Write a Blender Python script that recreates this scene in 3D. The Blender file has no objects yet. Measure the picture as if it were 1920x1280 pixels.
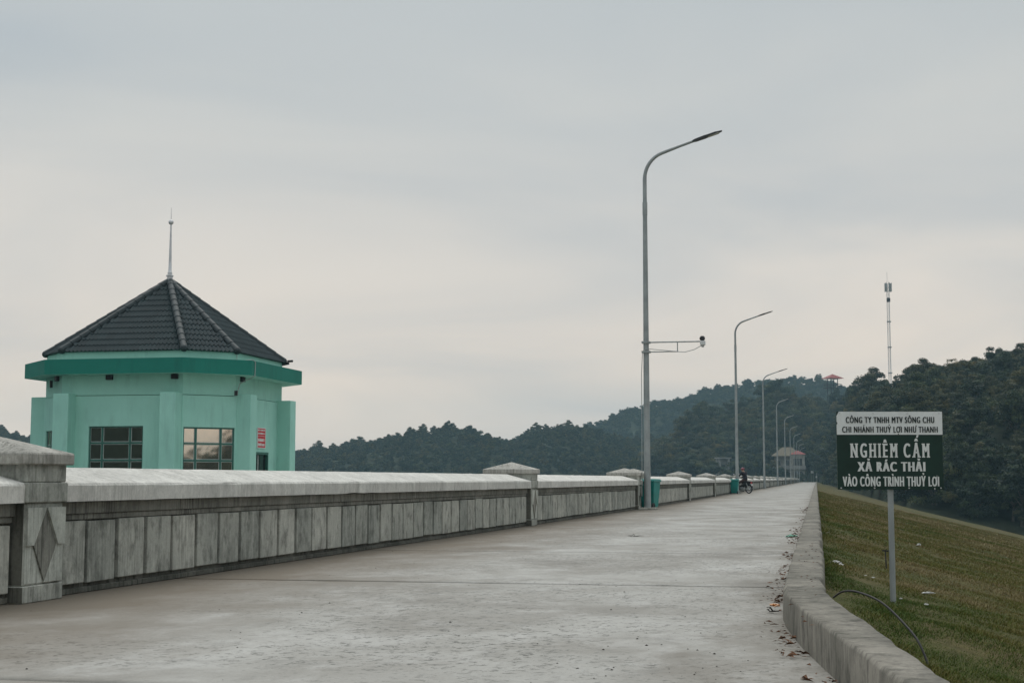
import bpy, bmesh, math, random
import numpy as np
from mathutils import Vector, Matrix, noise

R = math.radians
random.seed(7)
rng = np.random.default_rng(11)
SC = bpy.context.scene
COL = SC.collection

# ------------------------------------------------------------------ camera
EYE = 0.93
FPX = 2700.0                     # focal length in pixels of the 1920 px wide photograph
PITCH = math.atan((898 - 640) / FPX)
cam_d = bpy.data.cameras.new('camera')
cam_d.sensor_width = 36.0
cam_d.lens = FPX / 1920 * 36.0
cam_d.clip_start = 0.1
cam_d.clip_end = 6000
cam = bpy.data.objects.new('camera', cam_d)
COL.objects.link(cam)
cam.location = (0, 0, EYE)
cam.rotation_euler = (R(90) + PITCH, 0, 0)
SC.camera = cam

# ------------------------------------------------------------------ sky
SUN_AZ, SUN_EL = R(-12), R(52)   # behind the cloud, ahead of the camera and a little to the left
world = bpy.data.worlds.new('World')
SC.world = world
world.use_nodes = True
wn, wl = world.node_tree.nodes, world.node_tree.links
wn.clear()
w_out = wn.new('ShaderNodeOutputWorld')
sky = wn.new('ShaderNodeTexSky')
sky.sky_type = 'NISHITA'
sky.sun_disc = False
sky.sun_elevation = SUN_EL
sky.sun_rotation = SUN_AZ
sky.air_density = 1.5
sky.dust_density = 3.0
bg_sky = wn.new('ShaderNodeBackground')
bg_sky.inputs['Strength'].default_value = 0.08
wl.new(sky.outputs[0], bg_sky.inputs['Color'])
tc = wn.new('ShaderNodeTexCoord')
sep = wn.new('ShaderNodeSeparateXYZ')
wl.new(tc.outputs['Generated'], sep.inputs[0])
ramp = wn.new('ShaderNodeValToRGB')
cr = ramp.color_ramp
cr.elements[0].position = 0.0
cr.elements[0].color = (0.80, 0.71, 0.635, 1)
cr.elements[1].position = 1.0
cr.elements[1].color = (1.22, 1.27, 1.30, 1)
for p, c in ((0.07, (0.85, 0.75, 0.665)), (0.14, (0.73, 0.69, 0.65)), (0.24, (0.575, 0.595, 0.60)), (0.34, (0.51, 0.555, 0.58)), (0.60, (0.85, 0.90, 0.93))):
    e = cr.elements.new(p)
    e.color = (*c, 1)
wl.new(sep.outputs['Z'], ramp.inputs[0])
# the cloud deck is a sheet overhead: its pattern flattens towards the horizon
dz = wn.new('ShaderNodeMath'); dz.operation = 'ADD'; dz.inputs[1].default_value = 0.16
wl.new(sep.outputs['Z'], dz.inputs[0])
dv = wn.new('ShaderNodeVectorMath'); dv.operation = 'DIVIDE'
cmb = wn.new('ShaderNodeCombineXYZ')
for i in range(3):
    wl.new(dz.outputs[0], cmb.inputs[i])
wl.new(tc.outputs['Generated'], dv.inputs[0])
wl.new(cmb.outputs[0], dv.inputs[1])
mp = wn.new('ShaderNodeMapping')
mp.inputs['Scale'].default_value = (0.75, 0.85, 1.0)
mp.inputs['Rotation'].default_value = (0, 0, R(28))
mp.inputs['Location'].default_value = (3.1, 1.7, 0.4)
wl.new(dv.outputs[0], mp.inputs[0])
cn = wn.new('ShaderNodeTexNoise')
cn.inputs['Scale'].default_value = 1.05
cn.inputs['Detail'].default_value = 4.5
cn.inputs['Roughness'].default_value = 0.5
cn.inputs['Distortion'].default_value = 0.5
wl.new(mp.outputs[0], cn.inputs['Vector'])
cr2 = wn.new('ShaderNodeValToRGB')
cr2.color_ramp.elements[0].position = 0.30
cr2.color_ramp.elements[0].color = (0.79, 0.845, 0.90, 1)
cr2.color_ramp.elements[1].position = 0.72
cr2.color_ramp.elements[1].color = (1.13, 1.085, 1.03, 1)
wl.new(cn.outputs['Fac'], cr2.inputs[0])
mulc = wn.new('ShaderNodeMix'); mulc.data_type = 'RGBA'; mulc.blend_type = 'MULTIPLY'
mulc.inputs[0].default_value = 1.0
wl.new(ramp.outputs[0], mulc.inputs[6])
wl.new(cr2.outputs[0], mulc.inputs[7])
bg_cloud = wn.new('ShaderNodeBackground')
bg_cloud.inputs['Strength'].default_value = 1.0
wl.new(mulc.outputs[2], bg_cloud.inputs['Color'])
wmix = wn.new('ShaderNodeMixShader')
wmix.inputs[0].default_value = 0.93
wl.new(bg_sky.outputs[0], wmix.inputs[1])
wl.new(bg_cloud.outputs[0], wmix.inputs[2])
wl.new(wmix.outputs[0], w_out.inputs['Surface'])

# ------------------------------------------------------------------ sun (a broad veiled disc)
sd = bpy.data.lights.new('sun', 'SUN')
sd.energy = 1.3
sd.angle = R(40)
sd.color = (1.0, 0.96, 0.9)
sun = bpy.data.objects.new('sun', sd)
COL.objects.link(sun)
sdir = Vector((math.sin(SUN_AZ) * math.cos(SUN_EL), math.cos(SUN_AZ) * math.cos(SUN_EL), math.sin(SUN_EL)))
sun.rotation_euler = sdir.to_track_quat('Z', 'Y').to_euler()
sun.location = (0, 0, 60)

# ------------------------------------------------------------------ exposure
SC.view_settings.view_transform = 'Standard'
SC.view_settings.look = 'None'
SC.view_settings.exposure = 0.0
SC.view_settings.gamma = 1.0
SC.view_settings.use_curve_mapping = False
SC.render.engine = 'CYCLES'
SC.cycles.use_denoising = True
SC.cycles.max_bounces = 6
SC.cycles.diffuse_bounces = 3
SC.cycles.glossy_bounces = 3
SC.cycles.transmission_bounces = 3
SC.cycles.transparent_max_bounces = 6
SC.cycles.volume_bounces = 0
SC.cycles.caustics_reflective = False
SC.cycles.caustics_refractive = False

# ================================================================== helpers
def prop(o, label=None, cat=None, group=None, kind=None):
    if label: o['label'] = label
    if cat: o['category'] = cat
    if group: o['group'] = group
    if kind: o['kind'] = kind
    return o

def link(name, me, mat=None, parent=None, loc=(0, 0, 0), rot=(0, 0, 0)):
    o = bpy.data.objects.new(name, me)
    COL.objects.link(o)
    if mat is not None and me is not None and len(me.materials) == 0:
        for m in (mat if isinstance(mat, (list, tuple)) else [mat]):
            me.materials.append(m)
    o.parent = parent
    o.location = loc
    o.rotation_euler = rot
    return o

def empty(name, loc=(0, 0, 0), rz=0.0, label=None, cat=None, group=None, kind=None):
    o = bpy.data.objects.new(name, None)
    o.empty_display_size = 0.3
    COL.objects.link(o)
    o.location = loc
    o.rotation_euler = (0, 0, rz)
    return prop(o, label, cat, group, kind)

def copy_tree(o, parent=None, depth=0):
    c = o.copy()
    COL.objects.link(c)
    c.parent = parent
    for ch in list(o.children):
        copy_tree(ch, c, depth + 1)
    return c

class MB:
    """Collects shapes of one part into one mesh."""
    def __init__(self):
        self.v, self.f, self.m, self.cur = [], [], [], 0
    def add(self, vs, fs):
        b = len(self.v)
        self.v.extend([tuple(p) for p in vs])
        for f in fs:
            self.f.append(tuple(b + i for i in f))
            self.m.append(self.cur)
        return self
    def box(self, x0, x1, y0, y1, z0, z1, mat=None):
        vs = [(x0, y0, z0), (x1, y0, z0), (x1, y1, z0), (x0, y1, z0), (x0, y0, z1), (x1, y0, z1), (x1, y1, z1), (x0, y1, z1)]
        if mat is not None:
            vs = [tuple(mat @ Vector(p)) for p in vs]
        return self.add(vs, [(0, 3, 2, 1), (4, 5, 6, 7), (0, 1, 5, 4), (1, 2, 6, 5), (2, 3, 7, 6), (3, 0, 4, 7)])
    def bar(self, a, b, w, h=None):
        a, b = Vector(a), Vector(b)
        h = h or w
        q = (b - a).to_track_quat('Z', 'Y').to_matrix().to_4x4()
        q.translation = a
        return self.box(-w / 2, w / 2, -h / 2, h / 2, 0, (b - a).length, q)
    def tube(self, pts, rad, n=10, cap=True):
        pts = [Vector(p) for p in pts]
        rad = rad if isinstance(rad, (list, tuple)) else [rad] * len(pts)
        rings = []
        ref = None
        for i, p in enumerate(pts):
            d = (pts[min(i + 1, len(pts) - 1)] - pts[max(i - 1, 0)]).normalized()
            if ref is None:
                ref = Vector((1, 0, 0)) if abs(d.x) < 0.9 else Vector((0, 1, 0))
            u = (ref - d * ref.dot(d)).normalized()
            w = d.cross(u)
            ref = u
            rings.append([p + (u * math.cos(2 * math.pi * k / n) + w * math.sin(2 * math.pi * k / n)) * rad[i] for k in range(n)])
        vs = [p for r in rings for p in r]
        fs = []
        for i in range(len(pts) - 1):
            for k in range(n):
                a, b = i * n + k, i * n + (k + 1) % n
                fs.append((a, b, b + n, a + n))
        if cap:
            fs.append(tuple(reversed(range(n))))
            fs.append(tuple((len(pts) - 1) * n + k for k in range(n)))
        return self.add(vs, fs)
    def lathe(self, prof, n=16, c=(0, 0, 0)):
        return self.tube([(c[0], c[1], c[2] + z) for r, z in prof], [max(r, 1e-4) for r, z in prof], n)
    def torus(self, c, ax, R_, r_, n=20, k=8):
        q = Vector(ax).to_track_quat('Z', 'Y').to_matrix()
        vs, fs = [], []
        for i in range(n):
            a = 2 * math.pi * i / n
            for j in range(k):
                b = 2 * math.pi * j / k
                p = Vector(((R_ + r_ * math.cos(b)) * math.cos(a), (R_ + r_ * math.cos(b)) * math.sin(a), r_ * math.sin(b)))
                vs.append(q @ p + Vector(c))
                fs.append((i * k + j, ((i + 1) % n) * k + j, ((i + 1) % n) * k + (j + 1) % k, i * k + (j + 1) % k))
        return self.add(vs, fs)
    def ell(self, c, r, n=12, k=8):
        vs, fs = [], []
        for j in range(k + 1):
            t = math.pi * j / k
            for i in range(n):
                a = 2 * math.pi * i / n
                vs.append((c[0] + r[0] * math.sin(t) * math.cos(a), c[1] + r[1] * math.sin(t) * math.sin(a), c[2] + r[2] * math.cos(t)))
        for j in range(k):
            for i in range(n):
                fs.append((j * n + i, (j + 1) * n + i, (j + 1) * n + (i + 1) % n, j * n + (i + 1) % n))
        return self.add(vs, fs)
    def mesh(self, name, bevel=0.0, seg=1, smooth=False):
        me = bpy.data.meshes.new(name)
        me.from_pydata(self.v, [], self.f)
        me.polygons.foreach_set('material_index', self.m)
        if bevel:
            bm = bmesh.new()
            bm.from_mesh(me)
            bmesh.ops.bevel(bm, geom=[e for e in bm.edges if e.is_manifold and e.calc_face_angle(0) > 0.5],
                            offset=bevel, segments=seg, affect='EDGES', clamp_overlap=True)
            bm.to_mesh(me)
            bm.free()
        if smooth:
            me.polygons.foreach_set('use_smooth', [True] * len(me.polygons))
            me.set_sharp_from_angle(angle=R(40))
        me.update()
        return me
    def build(self, name, mat, parent=None, bevel=0.0, seg=1, smooth=False, loc=(0, 0, 0), rot=(0, 0, 0)):
        return link(name, self.mesh(name, bevel, seg, smooth), mat, parent, loc, rot)

def np_mesh(name, V, F, attrs=None):
    """V (N,3), F (M,k): fast mesh from arrays; attrs: {name: per-vertex float array}."""
    V = np.asarray(V, np.float32)
    F = np.asarray(F, np.int32)
    me = bpy.data.meshes.new(name)
    k = F.shape[1]
    me.vertices.add(len(V))
    me.vertices.foreach_set('co', V.ravel())
    me.loops.add(F.size)
    me.loops.foreach_set('vertex_index', F.ravel())
    me.polygons.add(len(F))
    me.polygons.foreach_set('loop_start', np.arange(0, F.size, k, dtype=np.int32))
    me.polygons.foreach_set('loop_total', np.full(len(F), k, np.int32))
    for an, arr in (attrs or {}).items():
        at = me.attributes.new(an, 'FLOAT', 'POINT')
        at.data.foreach_set('value', np.asarray(arr, np.float32))
    me.update(calc_edges=True)
    me.validate()
    return me

# ------------------------------------------------------------------ materials
class NT:
    def __init__(self, name, rough=0.8, spec=0.3):
        self.mat = bpy.data.materials.new(name)
        self.mat.use_nodes = True
        self.n, self.l = self.mat.node_tree.nodes, self.mat.node_tree.links
        self.b = self.n['Principled BSDF']
        self.b.inputs['Roughness'].default_value = rough
        self.b.inputs['Specular IOR Level'].default_value = spec
        self._pos = None
    def pos(self):
        if self._pos is None:
            self._pos = self.n.new('ShaderNodeNewGeometry').outputs['Position']
        return self._pos
    def noise(self, scale, detail=4, rough=0.55, stretch=(1, 1, 1), off=0.0, dist=0.0, rotz=0.0):
        m = self.n.new('ShaderNodeMapping')
        m.vector_type = 'TEXTURE'
        m.inputs['Scale'].default_value = tuple(1 / s for s in stretch)
        m.inputs['Rotation'].default_value = (0, 0, rotz)
        m.inputs['Location'].default_value = (off, off * 0.7, off * 0.3)
        self.l.new(self.pos(), m.inputs[0])
        t = self.n.new('ShaderNodeTexNoise')
        t.inputs['Scale'].default_value = scale
        t.inputs['Detail'].default_value = detail
        t.inputs['Roughness'].default_value = rough
        t.inputs['Distortion'].default_value = dist
        self.l.new(m.outputs[0], t.inputs['Vector'])
        return t.outputs['Fac']
    def ramp(self, src, stops):
        r = self.n.new('ShaderNodeValToRGB')
        e = r.color_ramp.elements
        e[0].position, e[0].color = stops[0][0], (*stops[0][1], 1)
        e[1].position, e[1].color = stops[-1][0], (*stops[-1][1], 1)
        for p, c in stops[1:-1]:
            x = e.new(p)
            x.color = (*c, 1)
        self.l.new(src, r.inputs[0])
        return r.outputs[0]
    def gray(self, src, a, b, va=0.0, vb=1.0):
        m = self.n.new('ShaderNodeMapRange')
        m.inputs['From Min'].default_value, m.inputs['From Max'].default_value = a, b
        m.inputs['To Min'].default_value, m.inputs['To Max'].default_value = va, vb
        self.l.new(src, m.inputs['Value'])
        return m.outputs[0]
    def mix(self, fac, a, b, mode='MIX'):
        m = self.n.new('ShaderNodeMix')
        m.data_type = 'RGBA'
        m.blend_type = mode
        for i, s in ((0, fac), (6, a), (7, b)):
            if isinstance(s, (int, float)):
                m.inputs[i].default_value = s if i == 0 else (s, s, s, 1)
            elif isinstance(s, tuple):
                m.inputs[i].default_value = (*s, 1)
            else:
                self.l.new(s, m.inputs[i])
        return m.outputs[2]
    def math(self, op, a, b):
        m = self.n.new('ShaderNodeMath')
        m.operation = op
        for i, s in enumerate((a, b)):
            if isinstance(s, (int, float)):
                m.inputs[i].default_value = s
            else:
                self.l.new(s, m.inputs[i])
        return m.outputs[0]
    def attr(self, name):
        a = self.n.new('ShaderNodeAttribute')
        a.attribute_name = name
        return a.outputs['Fac']
    def rand(self):
        return self.n.new('ShaderNodeObjectInfo').outputs['Random']
    def color(self, c):
        if isinstance(c, tuple):
            self.b.inputs['Base Color'].default_value = (*c, 1)
        else:
            self.l.new(c, self.b.inputs['Base Color'])
        return self
    def bump(self, src, strength=0.3, dist=0.01):
        b = self.n.new('ShaderNodeBump')
        b.inputs['Strength'].default_value = strength
        b.inputs['Distance'].default_value = dist
        self.l.new(src, b.inputs['Height'])
        self.l.new(b.outputs[0], self.b.inputs['Normal'])
        return self

DAM = math.atan(0.2105)          # the dam runs 11.9 degrees to the right of the view axis
DV = Vector((math.sin(DAM), math.cos(DAM), 0))
RV = Vector((math.cos(DAM), -math.sin(DAM), 0))
def dam(s, l, z=0.0):
    """s metres along the dam, l metres to the right of its axis."""
    return Vector((DV.x * s + RV.x * l, DV.y * s + RV.y * l, z))
def dam_inv(X, Z):
    return X * DV.x + Z * DV.y, X * RV.x + Z * RV.y

def m_plain(name, c, rough=0.7, spec=0.3, metal=0.0, var=0.12, scale=6.0):
    t = NT(name, rough, spec)
    n = t.noise(scale, 4, 0.6)
    t.color(t.mix(1.0, c, t.ramp(n, [(0.3, (1 - var,) * 3), (0.7, (1 + var,) * 3)]), 'MULTIPLY'))
    t.b.inputs['Metallic'].default_value = metal
    return t.mat

def m_concrete(name, light, dark, stain, streak=0.6, blotch=0.6, var=1.0):
    t = NT(name, 0.9, 0.2)
    big = t.noise(1.3, 5, 0.55)
    base = t.mix(t.gray(big, 0.34, 0.64), light, dark)
    med = t.noise(8.0, 6, 0.66, (1, 1, 0.6), 3.0)
    base = t.mix(t.math('MULTIPLY', t.gray(med, 0.48, 0.72), blotch), base, stain)
    pale = t.noise(7, 6, 0.68, (1, 1, 0.5), 13.0)
    base = t.mix(t.math('MULTIPLY', t.gray(pale, 0.52, 0.70), 0.6), base, tuple(min(1, c * 1.25) for c in light))
    fine = t.noise(34, 6, 0.72)
    base = t.mix(1.0, base, t.ramp(fine, [(0.3, (0.86,) * 3), (0.7, (1.10,) * 3)]), 'MULTIPLY')
    st = t.noise(38, 4, 0.6, (1, 1, 0.05), 1.0)               # thin water runs
    st2 = t.noise(1.7, 3, 0.5, (1, 1, 0.5), 5.0)
    fac = t.math('MULTIPLY', t.gray(st, 0.48, 0.66), t.gray(st2, 0.36, 0.60))
    base = t.mix(t.math('MULTIPLY', fac, streak), base, stain)
    spots = t.noise(80, 2, 0.5, off=3)
    base = t.mix(t.math('MULTIPLY', t.gray(spots, 0.66, 0.74), 0.45), base, stain)
    ob = t.ramp(t.rand(), [(0, (1 - 0.20 * var, 1 - 0.18 * var, 1 - 0.19 * var)), (1, (1 + 0.16 * var, 1 + 0.15 * var, 1 + 0.13 * var))])
    base = t.mix(1.0, base, ob, 'MULTIPLY')
    t.color(base)
    t.bump(fine, 0.25, 0.008)
    return t.mat

M = {}
M['wall'] = m_concrete('weathered_concrete', (0.46, 0.46, 0.415), (0.31, 0.315, 0.285), (0.08, 0.083, 0.072), 0.42, 0.8)
M['coping'] = m_concrete('pale_concrete', (0.64, 0.63, 0.585), (0.52, 0.51, 0.475), (0.20, 0.20, 0.18), 0.4, 0.45, 0.25)
M['grime_shade'] = m_concrete('grimy_shaded_concrete', (0.18, 0.176, 0.152), (0.10, 0.10, 0.086), (0.03, 0.032, 0.027), 0.8)  # dirt, with shade painted in for panel gaps and pier sides
M['plate'] = m_concrete('plate_concrete', (0.50, 0.51, 0.465), (0.36, 0.37, 0.335), (0.12, 0.125, 0.11), 0.5, 0.6)
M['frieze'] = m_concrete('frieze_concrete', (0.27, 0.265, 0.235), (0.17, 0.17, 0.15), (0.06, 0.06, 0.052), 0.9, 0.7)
M['cap'] = m_concrete('cap_concrete', (0.45, 0.435, 0.40), (0.29, 0.285, 0.26), (0.09, 0.09, 0.08), 0.75)

def m_road():
    t = NT('road_concrete', 0.88, 0.22)
    a = -DAM
    big = t.noise(0.55, 7, 0.62, (1, 0.8, 1), rotz=a, dist=0.5)
    c = t.ramp(big, [(0.28, (0.19, 0.18, 0.16)), (0.44, (0.275, 0.265, 0.24)), (0.58, (0.34, 0.333, 0.308)), (0.74, (0.43, 0.425, 0.40))])
    # worn, whitish bands across the slabs and wheel tracks along them
    band = t.noise(2.2, 7, 0.68, (1.0, 0.8, 1), 4.0, rotz=a, dist=0.6)
    c = t.mix(t.math('MULTIPLY', t.gray(band, 0.5, 0.70), 0.5), c, (0.48, 0.475, 0.455))
    dk = t.noise(3.4, 8, 0.72, (1.0, 0.8, 1), 9.0, rotz=a, dist=0.4)
    c = t.mix(t.math('MULTIPLY', t.gray(dk, 0.52, 0.74), 0.5), c, (0.16, 0.157, 0.143))
    # scaled surface: clusters of small dark pits
    pit = t.noise(19, 6, 0.75, (1.0, 0.85, 1), 2.0, rotz=a)
    where = t.noise(0.5, 3, 0.5, off=21)
    c = t.mix(t.math('MULTIPLY', t.gray(pit, 0.53, 0.63), t.gray(where, 0.40, 0.56, 0.15, 0.95)), c, (0.11, 0.11, 0.10))
    fine = t.noise(60, 4, 0.7)
    c = t.mix(1.0, c, t.ramp(fine, [(0.25, (0.88,) * 3), (0.75, (1.1,) * 3)]), 'MULTIPLY')
    # brown dirt washed against the foot of the parapet and along the kerb
    g = t.n.new('ShaderNodeVectorMath'); g.operation = 'DOT_PRODUCT'
    g.inputs[1].default_value = tuple(RV)
    t.l.new(t.pos(), g.inputs[0])
    wob = t.noise(1.3, 5, 0.65, (1, 0.6, 1), 6, rotz=a)
    edge = t.math('ADD', g.outputs['Value'], t.gray(wob, 0.2, 0.8, -0.9, 0.9))
    d1 = t.gray(edge, -3.2, -5.4)
    c = t.mix(t.math('MULTIPLY', d1, 0.92), c, (0.145, 0.122, 0.092))
    d2 = t.gray(edge, -0.55, -0.1)
    c = t.mix(t.math('MULTIPLY', d2, 0.55), c, (0.17, 0.155, 0.13))
    t.color(c)
    t.bump(t.mix(0.5, pit, fine), 0.2, 0.004)
    return t.mat
M['road'] = m_road()
M['joint'] = m_plain('joint_dirt', (0.05, 0.047, 0.04), 0.95, 0.1, var=0.4, scale=12)
M['kerb'] = m_concrete('kerb_concrete', (0.235, 0.22, 0.19), (0.125, 0.12, 0.102), (0.035, 0.035, 0.03), 0.45, 0.9)

def m_grass_ground():
    t = NT('turf', 0.95, 0.1)
    n1 = t.noise(0.35, 5, 0.6, dist=0.3)
    c = t.ramp(n1, [(0.28, (0.05, 0.062, 0.02)), (0.45, (0.075, 0.073, 0.028)), (0.6, (0.10, 0.08, 0.038)), (0.75, (0.115, 0.085, 0.05))])
    n2 = t.noise(7, 5, 0.7)
    c = t.mix(1.0, c, t.ramp(n2, [(0.25, (0.55, 0.55, 0.55)), (0.75, (1.4, 1.4, 1.35))]), 'MULTIPLY')
    t.color(c)
    t.bump(n2, 0.8, 0.06)
    return t.mat
M['turf'] = m_grass_ground()

def m_blade():
    t = NT('grass_blade', 0.8, 0.15)
    c = t.ramp(t.attr('tint'), [(0.0, (0.05, 0.085, 0.015)), (0.35, (0.10, 0.105, 0.022)), (0.65, (0.13, 0.11, 0.032)), (0.85, (0.135, 0.095, 0.04)), (1.0, (0.28, 0.23, 0.12))])
    t.color(c)
    return t.mat
M['blade'] = m_blade()

def m_leaf(name, cols):
    t = NT(name, 0.6, 0.2)
    c = t.ramp(t.attr('tint'), [(0.0, cols[0]), (0.5, cols[1]), (1.0, cols[2])])
    ob = t.ramp(t.rand(), [(0, (0.62, 0.74, 0.75)), (0.5, (1.0, 1.0, 1.0)), (0.85, (1.35, 1.22, 0.85)), (1, (1.75, 1.35, 0.95))])
    c = t.mix(1.0, c, ob, 'MULTIPLY')
    t.color(c)
    tr = t.n.new('ShaderNodeBsdfTranslucent')
    t.l.new(c, tr.inputs['Color'])
    ms = t.n.new('ShaderNodeMixShader')
    ms.inputs[0].default_value = 0.22
    t.l.new(t.b.outputs[0], ms.inputs[1])
    t.l.new(tr.outputs[0], ms.inputs[2])
    t.l.new(ms.outputs[0], t.n['Material Output'].inputs['Surface'])
    return t.mat
M['leaf_dark'] = m_leaf('dark_leaves', [(0.006, 0.014, 0.010), (0.021, 0.036, 0.020), (0.085, 0.112, 0.052)])
M['leaf_olive'] = m_leaf('olive_leaves', [(0.014, 0.020, 0.010), (0.046, 0.053, 0.023), (0.125, 0.12, 0.055)])
M['bark'] = m_plain('bark', (0.11, 0.095, 0.075), 0.9, 0.1, var=0.35, scale=5)
M['forest_floor'] = m_plain('forest_floor', (0.03, 0.036, 0.022), 0.95, 0.05, var=0.4, scale=0.3)

def m_paint(name, c, dirt):
    t = NT(name, 0.75, 0.25)
    n = t.noise(0.8, 5, 0.6)
    b = t.mix(1.0, c, t.ramp(n, [(0.3, (0.9, 0.92, 0.92)), (0.7, (1.06, 1.05, 1.05))]), 'MULTIPLY')
    s = t.noise(5, 5, 0.65, (1, 1, 0.12), 3.0)
    s2 = t.noise(0.9, 3, 0.5, off=8)
    b = t.mix(t.math('MULTIPLY', t.math('MULTIPLY', t.gray(s, 0.48, 0.66), t.gray(s2, 0.38, 0.58)), 0.28), b, dirt)
    f = t.noise(40, 3, 0.6)
    b = t.mix(1.0, b, t.ramp(f, [(0.3, (0.95,) * 3), (0.7, (1.04,) * 3)]), 'MULTIPLY')
    t.color(b)
    t.bump(f, 0.25, 0.006)
    return t.mat
M['mint'] = m_paint('mint_paint', (0.325, 0.62, 0.53), (0.16, 0.31, 0.27))
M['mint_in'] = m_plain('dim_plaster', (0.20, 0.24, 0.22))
M['fascia'] = m_paint('dark_green_paint', (0.016, 0.19, 0.145), (0.016, 0.10, 0.08))
def m_tile():
    t = NT('glazed_tile', 0.52, 0.28)
    n = t.noise(1.5, 4, 0.6)
    b = t.ramp(n, [(0.3, (0.011, 0.027, 0.031)), (0.7, (0.021, 0.039, 0.043))])
    b = t.mix(1.0, b, t.ramp(t.rand(), [(0, (0.82, 0.84, 0.85)), (1, (1.18, 1.16, 1.15))]), 'MULTIPLY')
    t.color(b)
    return t.mat
M['tile'] = m_tile()
M['hip'] = m_plain('hip_tile', (0.030, 0.042, 0.045), 0.6, 0.25, var=0.18, scale=4)
M['frame'] = m_plain('green_window_frame', (0.03, 0.12, 0.095), 0.45, 0.4)
M['frame_pale'] = m_plain('pale_putty', (0.42, 0.48, 0.46), 0.7)
def m_glass():
    t = NT('bronze_mirror_glass', 0.04, 0.5)
    t.color((0.80, 0.66, 0.53))
    t.b.inputs['Metallic'].default_value = 1.0
    n = t.noise(1.3, 2, 0.5)
    t.bump(n, 0.05, 0.05)
    return t.mat
M['glass'] = m_glass()
M['glass_dark_refl'] = m_plain('mirror_glass_dark_reflection', (0.30, 0.29, 0.26), 0.06, 0.5, 1.0, 0.2, 2)  # same window glass, with a dark reflection put into its tint
M['dark_glass'] = m_plain('dark_glass', (0.008, 0.010, 0.010), 0.08, 0.5)
M['steel'] = m_plain('galvanised_steel', (0.30, 0.325, 0.325), 0.55, 0.4, 0.35, 0.16, 3)
M['white_steel'] = m_plain('painted_white_steel', (0.62, 0.63, 0.62), 0.5, 0.4)
M['black'] = m_plain('black_plastic', (0.012, 0.013, 0.014), 0.5, 0.4)
M['lamp'] = m_plain('lamp_housing', (0.035, 0.038, 0.042), 0.45, 0.4)
M['lens'] = m_plain('lamp_lens', (0.45, 0.46, 0.45), 0.2, 0.5)
M['cable'] = m_plain('cable', (0.025, 0.024, 0.024), 0.6)
M['grey_cable'] = m_plain('grey_cable', (0.35, 0.37, 0.36), 0.6)
M['bin'] = m_plain('green_bin_plastic', (0.008, 0.20, 0.175), 0.45, 0.4, var=0.15, scale=3)
M['sign_white'] = m_paint('sign_white', (0.74, 0.76, 0.75), (0.45, 0.46, 0.44))
M['sign_green'] = m_plain('sign_dark_green', (0.006, 0.030, 0.022), 0.45, 0.35, var=0.2)
M['sign_ink'] = m_plain('sign_ink', (0.012, 0.022, 0.022), 0.5)
M['sign_text'] = m_plain('sign_letter', (0.70, 0.72, 0.70), 0.6, var=0.06)
M['red'] = m_plain('red_sign', (0.50, 0.018, 0.03), 0.5, var=0.08)
M['silver'] = m_plain('silver', (0.60, 0.61, 0.62), 0.4, 0.5, 0.3)
M['red_roof'] = m_plain('red_roof', (0.24, 0.05, 0.045), 0.7, var=0.25)
M['yellow_roof'] = m_plain('tan_roof', (0.13, 0.11, 0.075), 0.8, var=0.3, scale=2)
M['plaster'] = m_plain('grey_plaster', (0.27, 0.26, 0.23), 0.85, var=0.3, scale=0.7)
M['white_plaster'] = m_plain('white_plaster', (0.25, 0.25, 0.24), 0.85, var=0.2, scale=0.7)
M['dry_leaf'] = m_plain('dry_leaf', (0.13, 0.07, 0.042), 0.85, 0.1, var=0.5, scale=14)
M['pod'] = m_plain('dark_pod', (0.022, 0.018, 0.014), 0.9, 0.1, var=0.3)
M['bag_green'] = m_plain('green_bag', (0.05, 0.22, 0.14), 0.35, 0.5, var=0.3, scale=20)
M['wrap_orange'] = m_plain('orange_wrapper', (0.5, 0.22, 0.06), 0.4, 0.5)
M['litter'] = m_plain('pale_litter', (0.5, 0.5, 0.48), 0.5, 0.4)
M['mud'] = m_plain('reservoir_bed', (0.10, 0.09, 0.065), 0.95, 0.1, var=0.3, scale=0.2)
def m_water():
    t = NT('lake_water', 0.06, 0.5)
    t.color((0.02, 0.035, 0.035))
    t.bump(t.noise(0.9, 5, 0.6), 0.2, 0.05)
    return t.mat
M['water'] = m_water()

# ================================================================== the setting
gm = MB().add([(-1500, -1500, -15), (1500, -1500, -15), (1500, 1500, -15), (-1500, 1500, -15)], [(0, 1, 2, 3)])
prop(gm.build('ground', M['mud']), kind='structure')
wa = [dam(-600, -14, -6), dam(700, -14, -6), (-200, 1400, -6), (-1400, 1400, -6), (-1400, -800, -6)]
prop(MB().add(wa, [(0, 1, 2, 3, 4)]).build('water', M['water']), kind='structure')

kin = [(0.62, -14), (0.92, -4), (1.06, 0), (1.28, 3.4), (1.385, 5.2), (1.49, 6.6), (1.59, 7.9), (1.66, 8.6), (1.72, 9.15), (1.79, 9.62)]
kout = [(0.86, -14), (1.17, -4), (1.31, 0), (1.43, 3.4), (1.555, 5.13), (1.665, 6.21), (1.765, 7.15), (1.85, 7.95), (1.92, 8.6), (1.985, 9.22)]
KI = sorted(dam_inv(x, y) for x, y in kin)
KO = sorted(dam_inv(x, y) for x, y in kout)
def kerb_in(s):
    return float(np.interp(s, [k[0] for k in KI], [k[1] for k in KI])) if s < KI[-1][0] else -0.24
def kerb_out(s):
    return float(np.interp(s, [k[0] for k in KO], [k[1] for k in KO])) if s < KO[-1][0] else 0.04
# --- dam body: upstream face, road bed, grassed downstream slope
ROAD_END = 470.0
LW0, LW1, S_P1, S_J = -5.92, -5.42, 10.3, 46.6
def lw(s):
    """lateral place of the parapet's panel face"""
    return LW0 + (LW1 - LW0) * (s - S_P1) / (S_J - S_P1) if s < S_J else LW1

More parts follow.
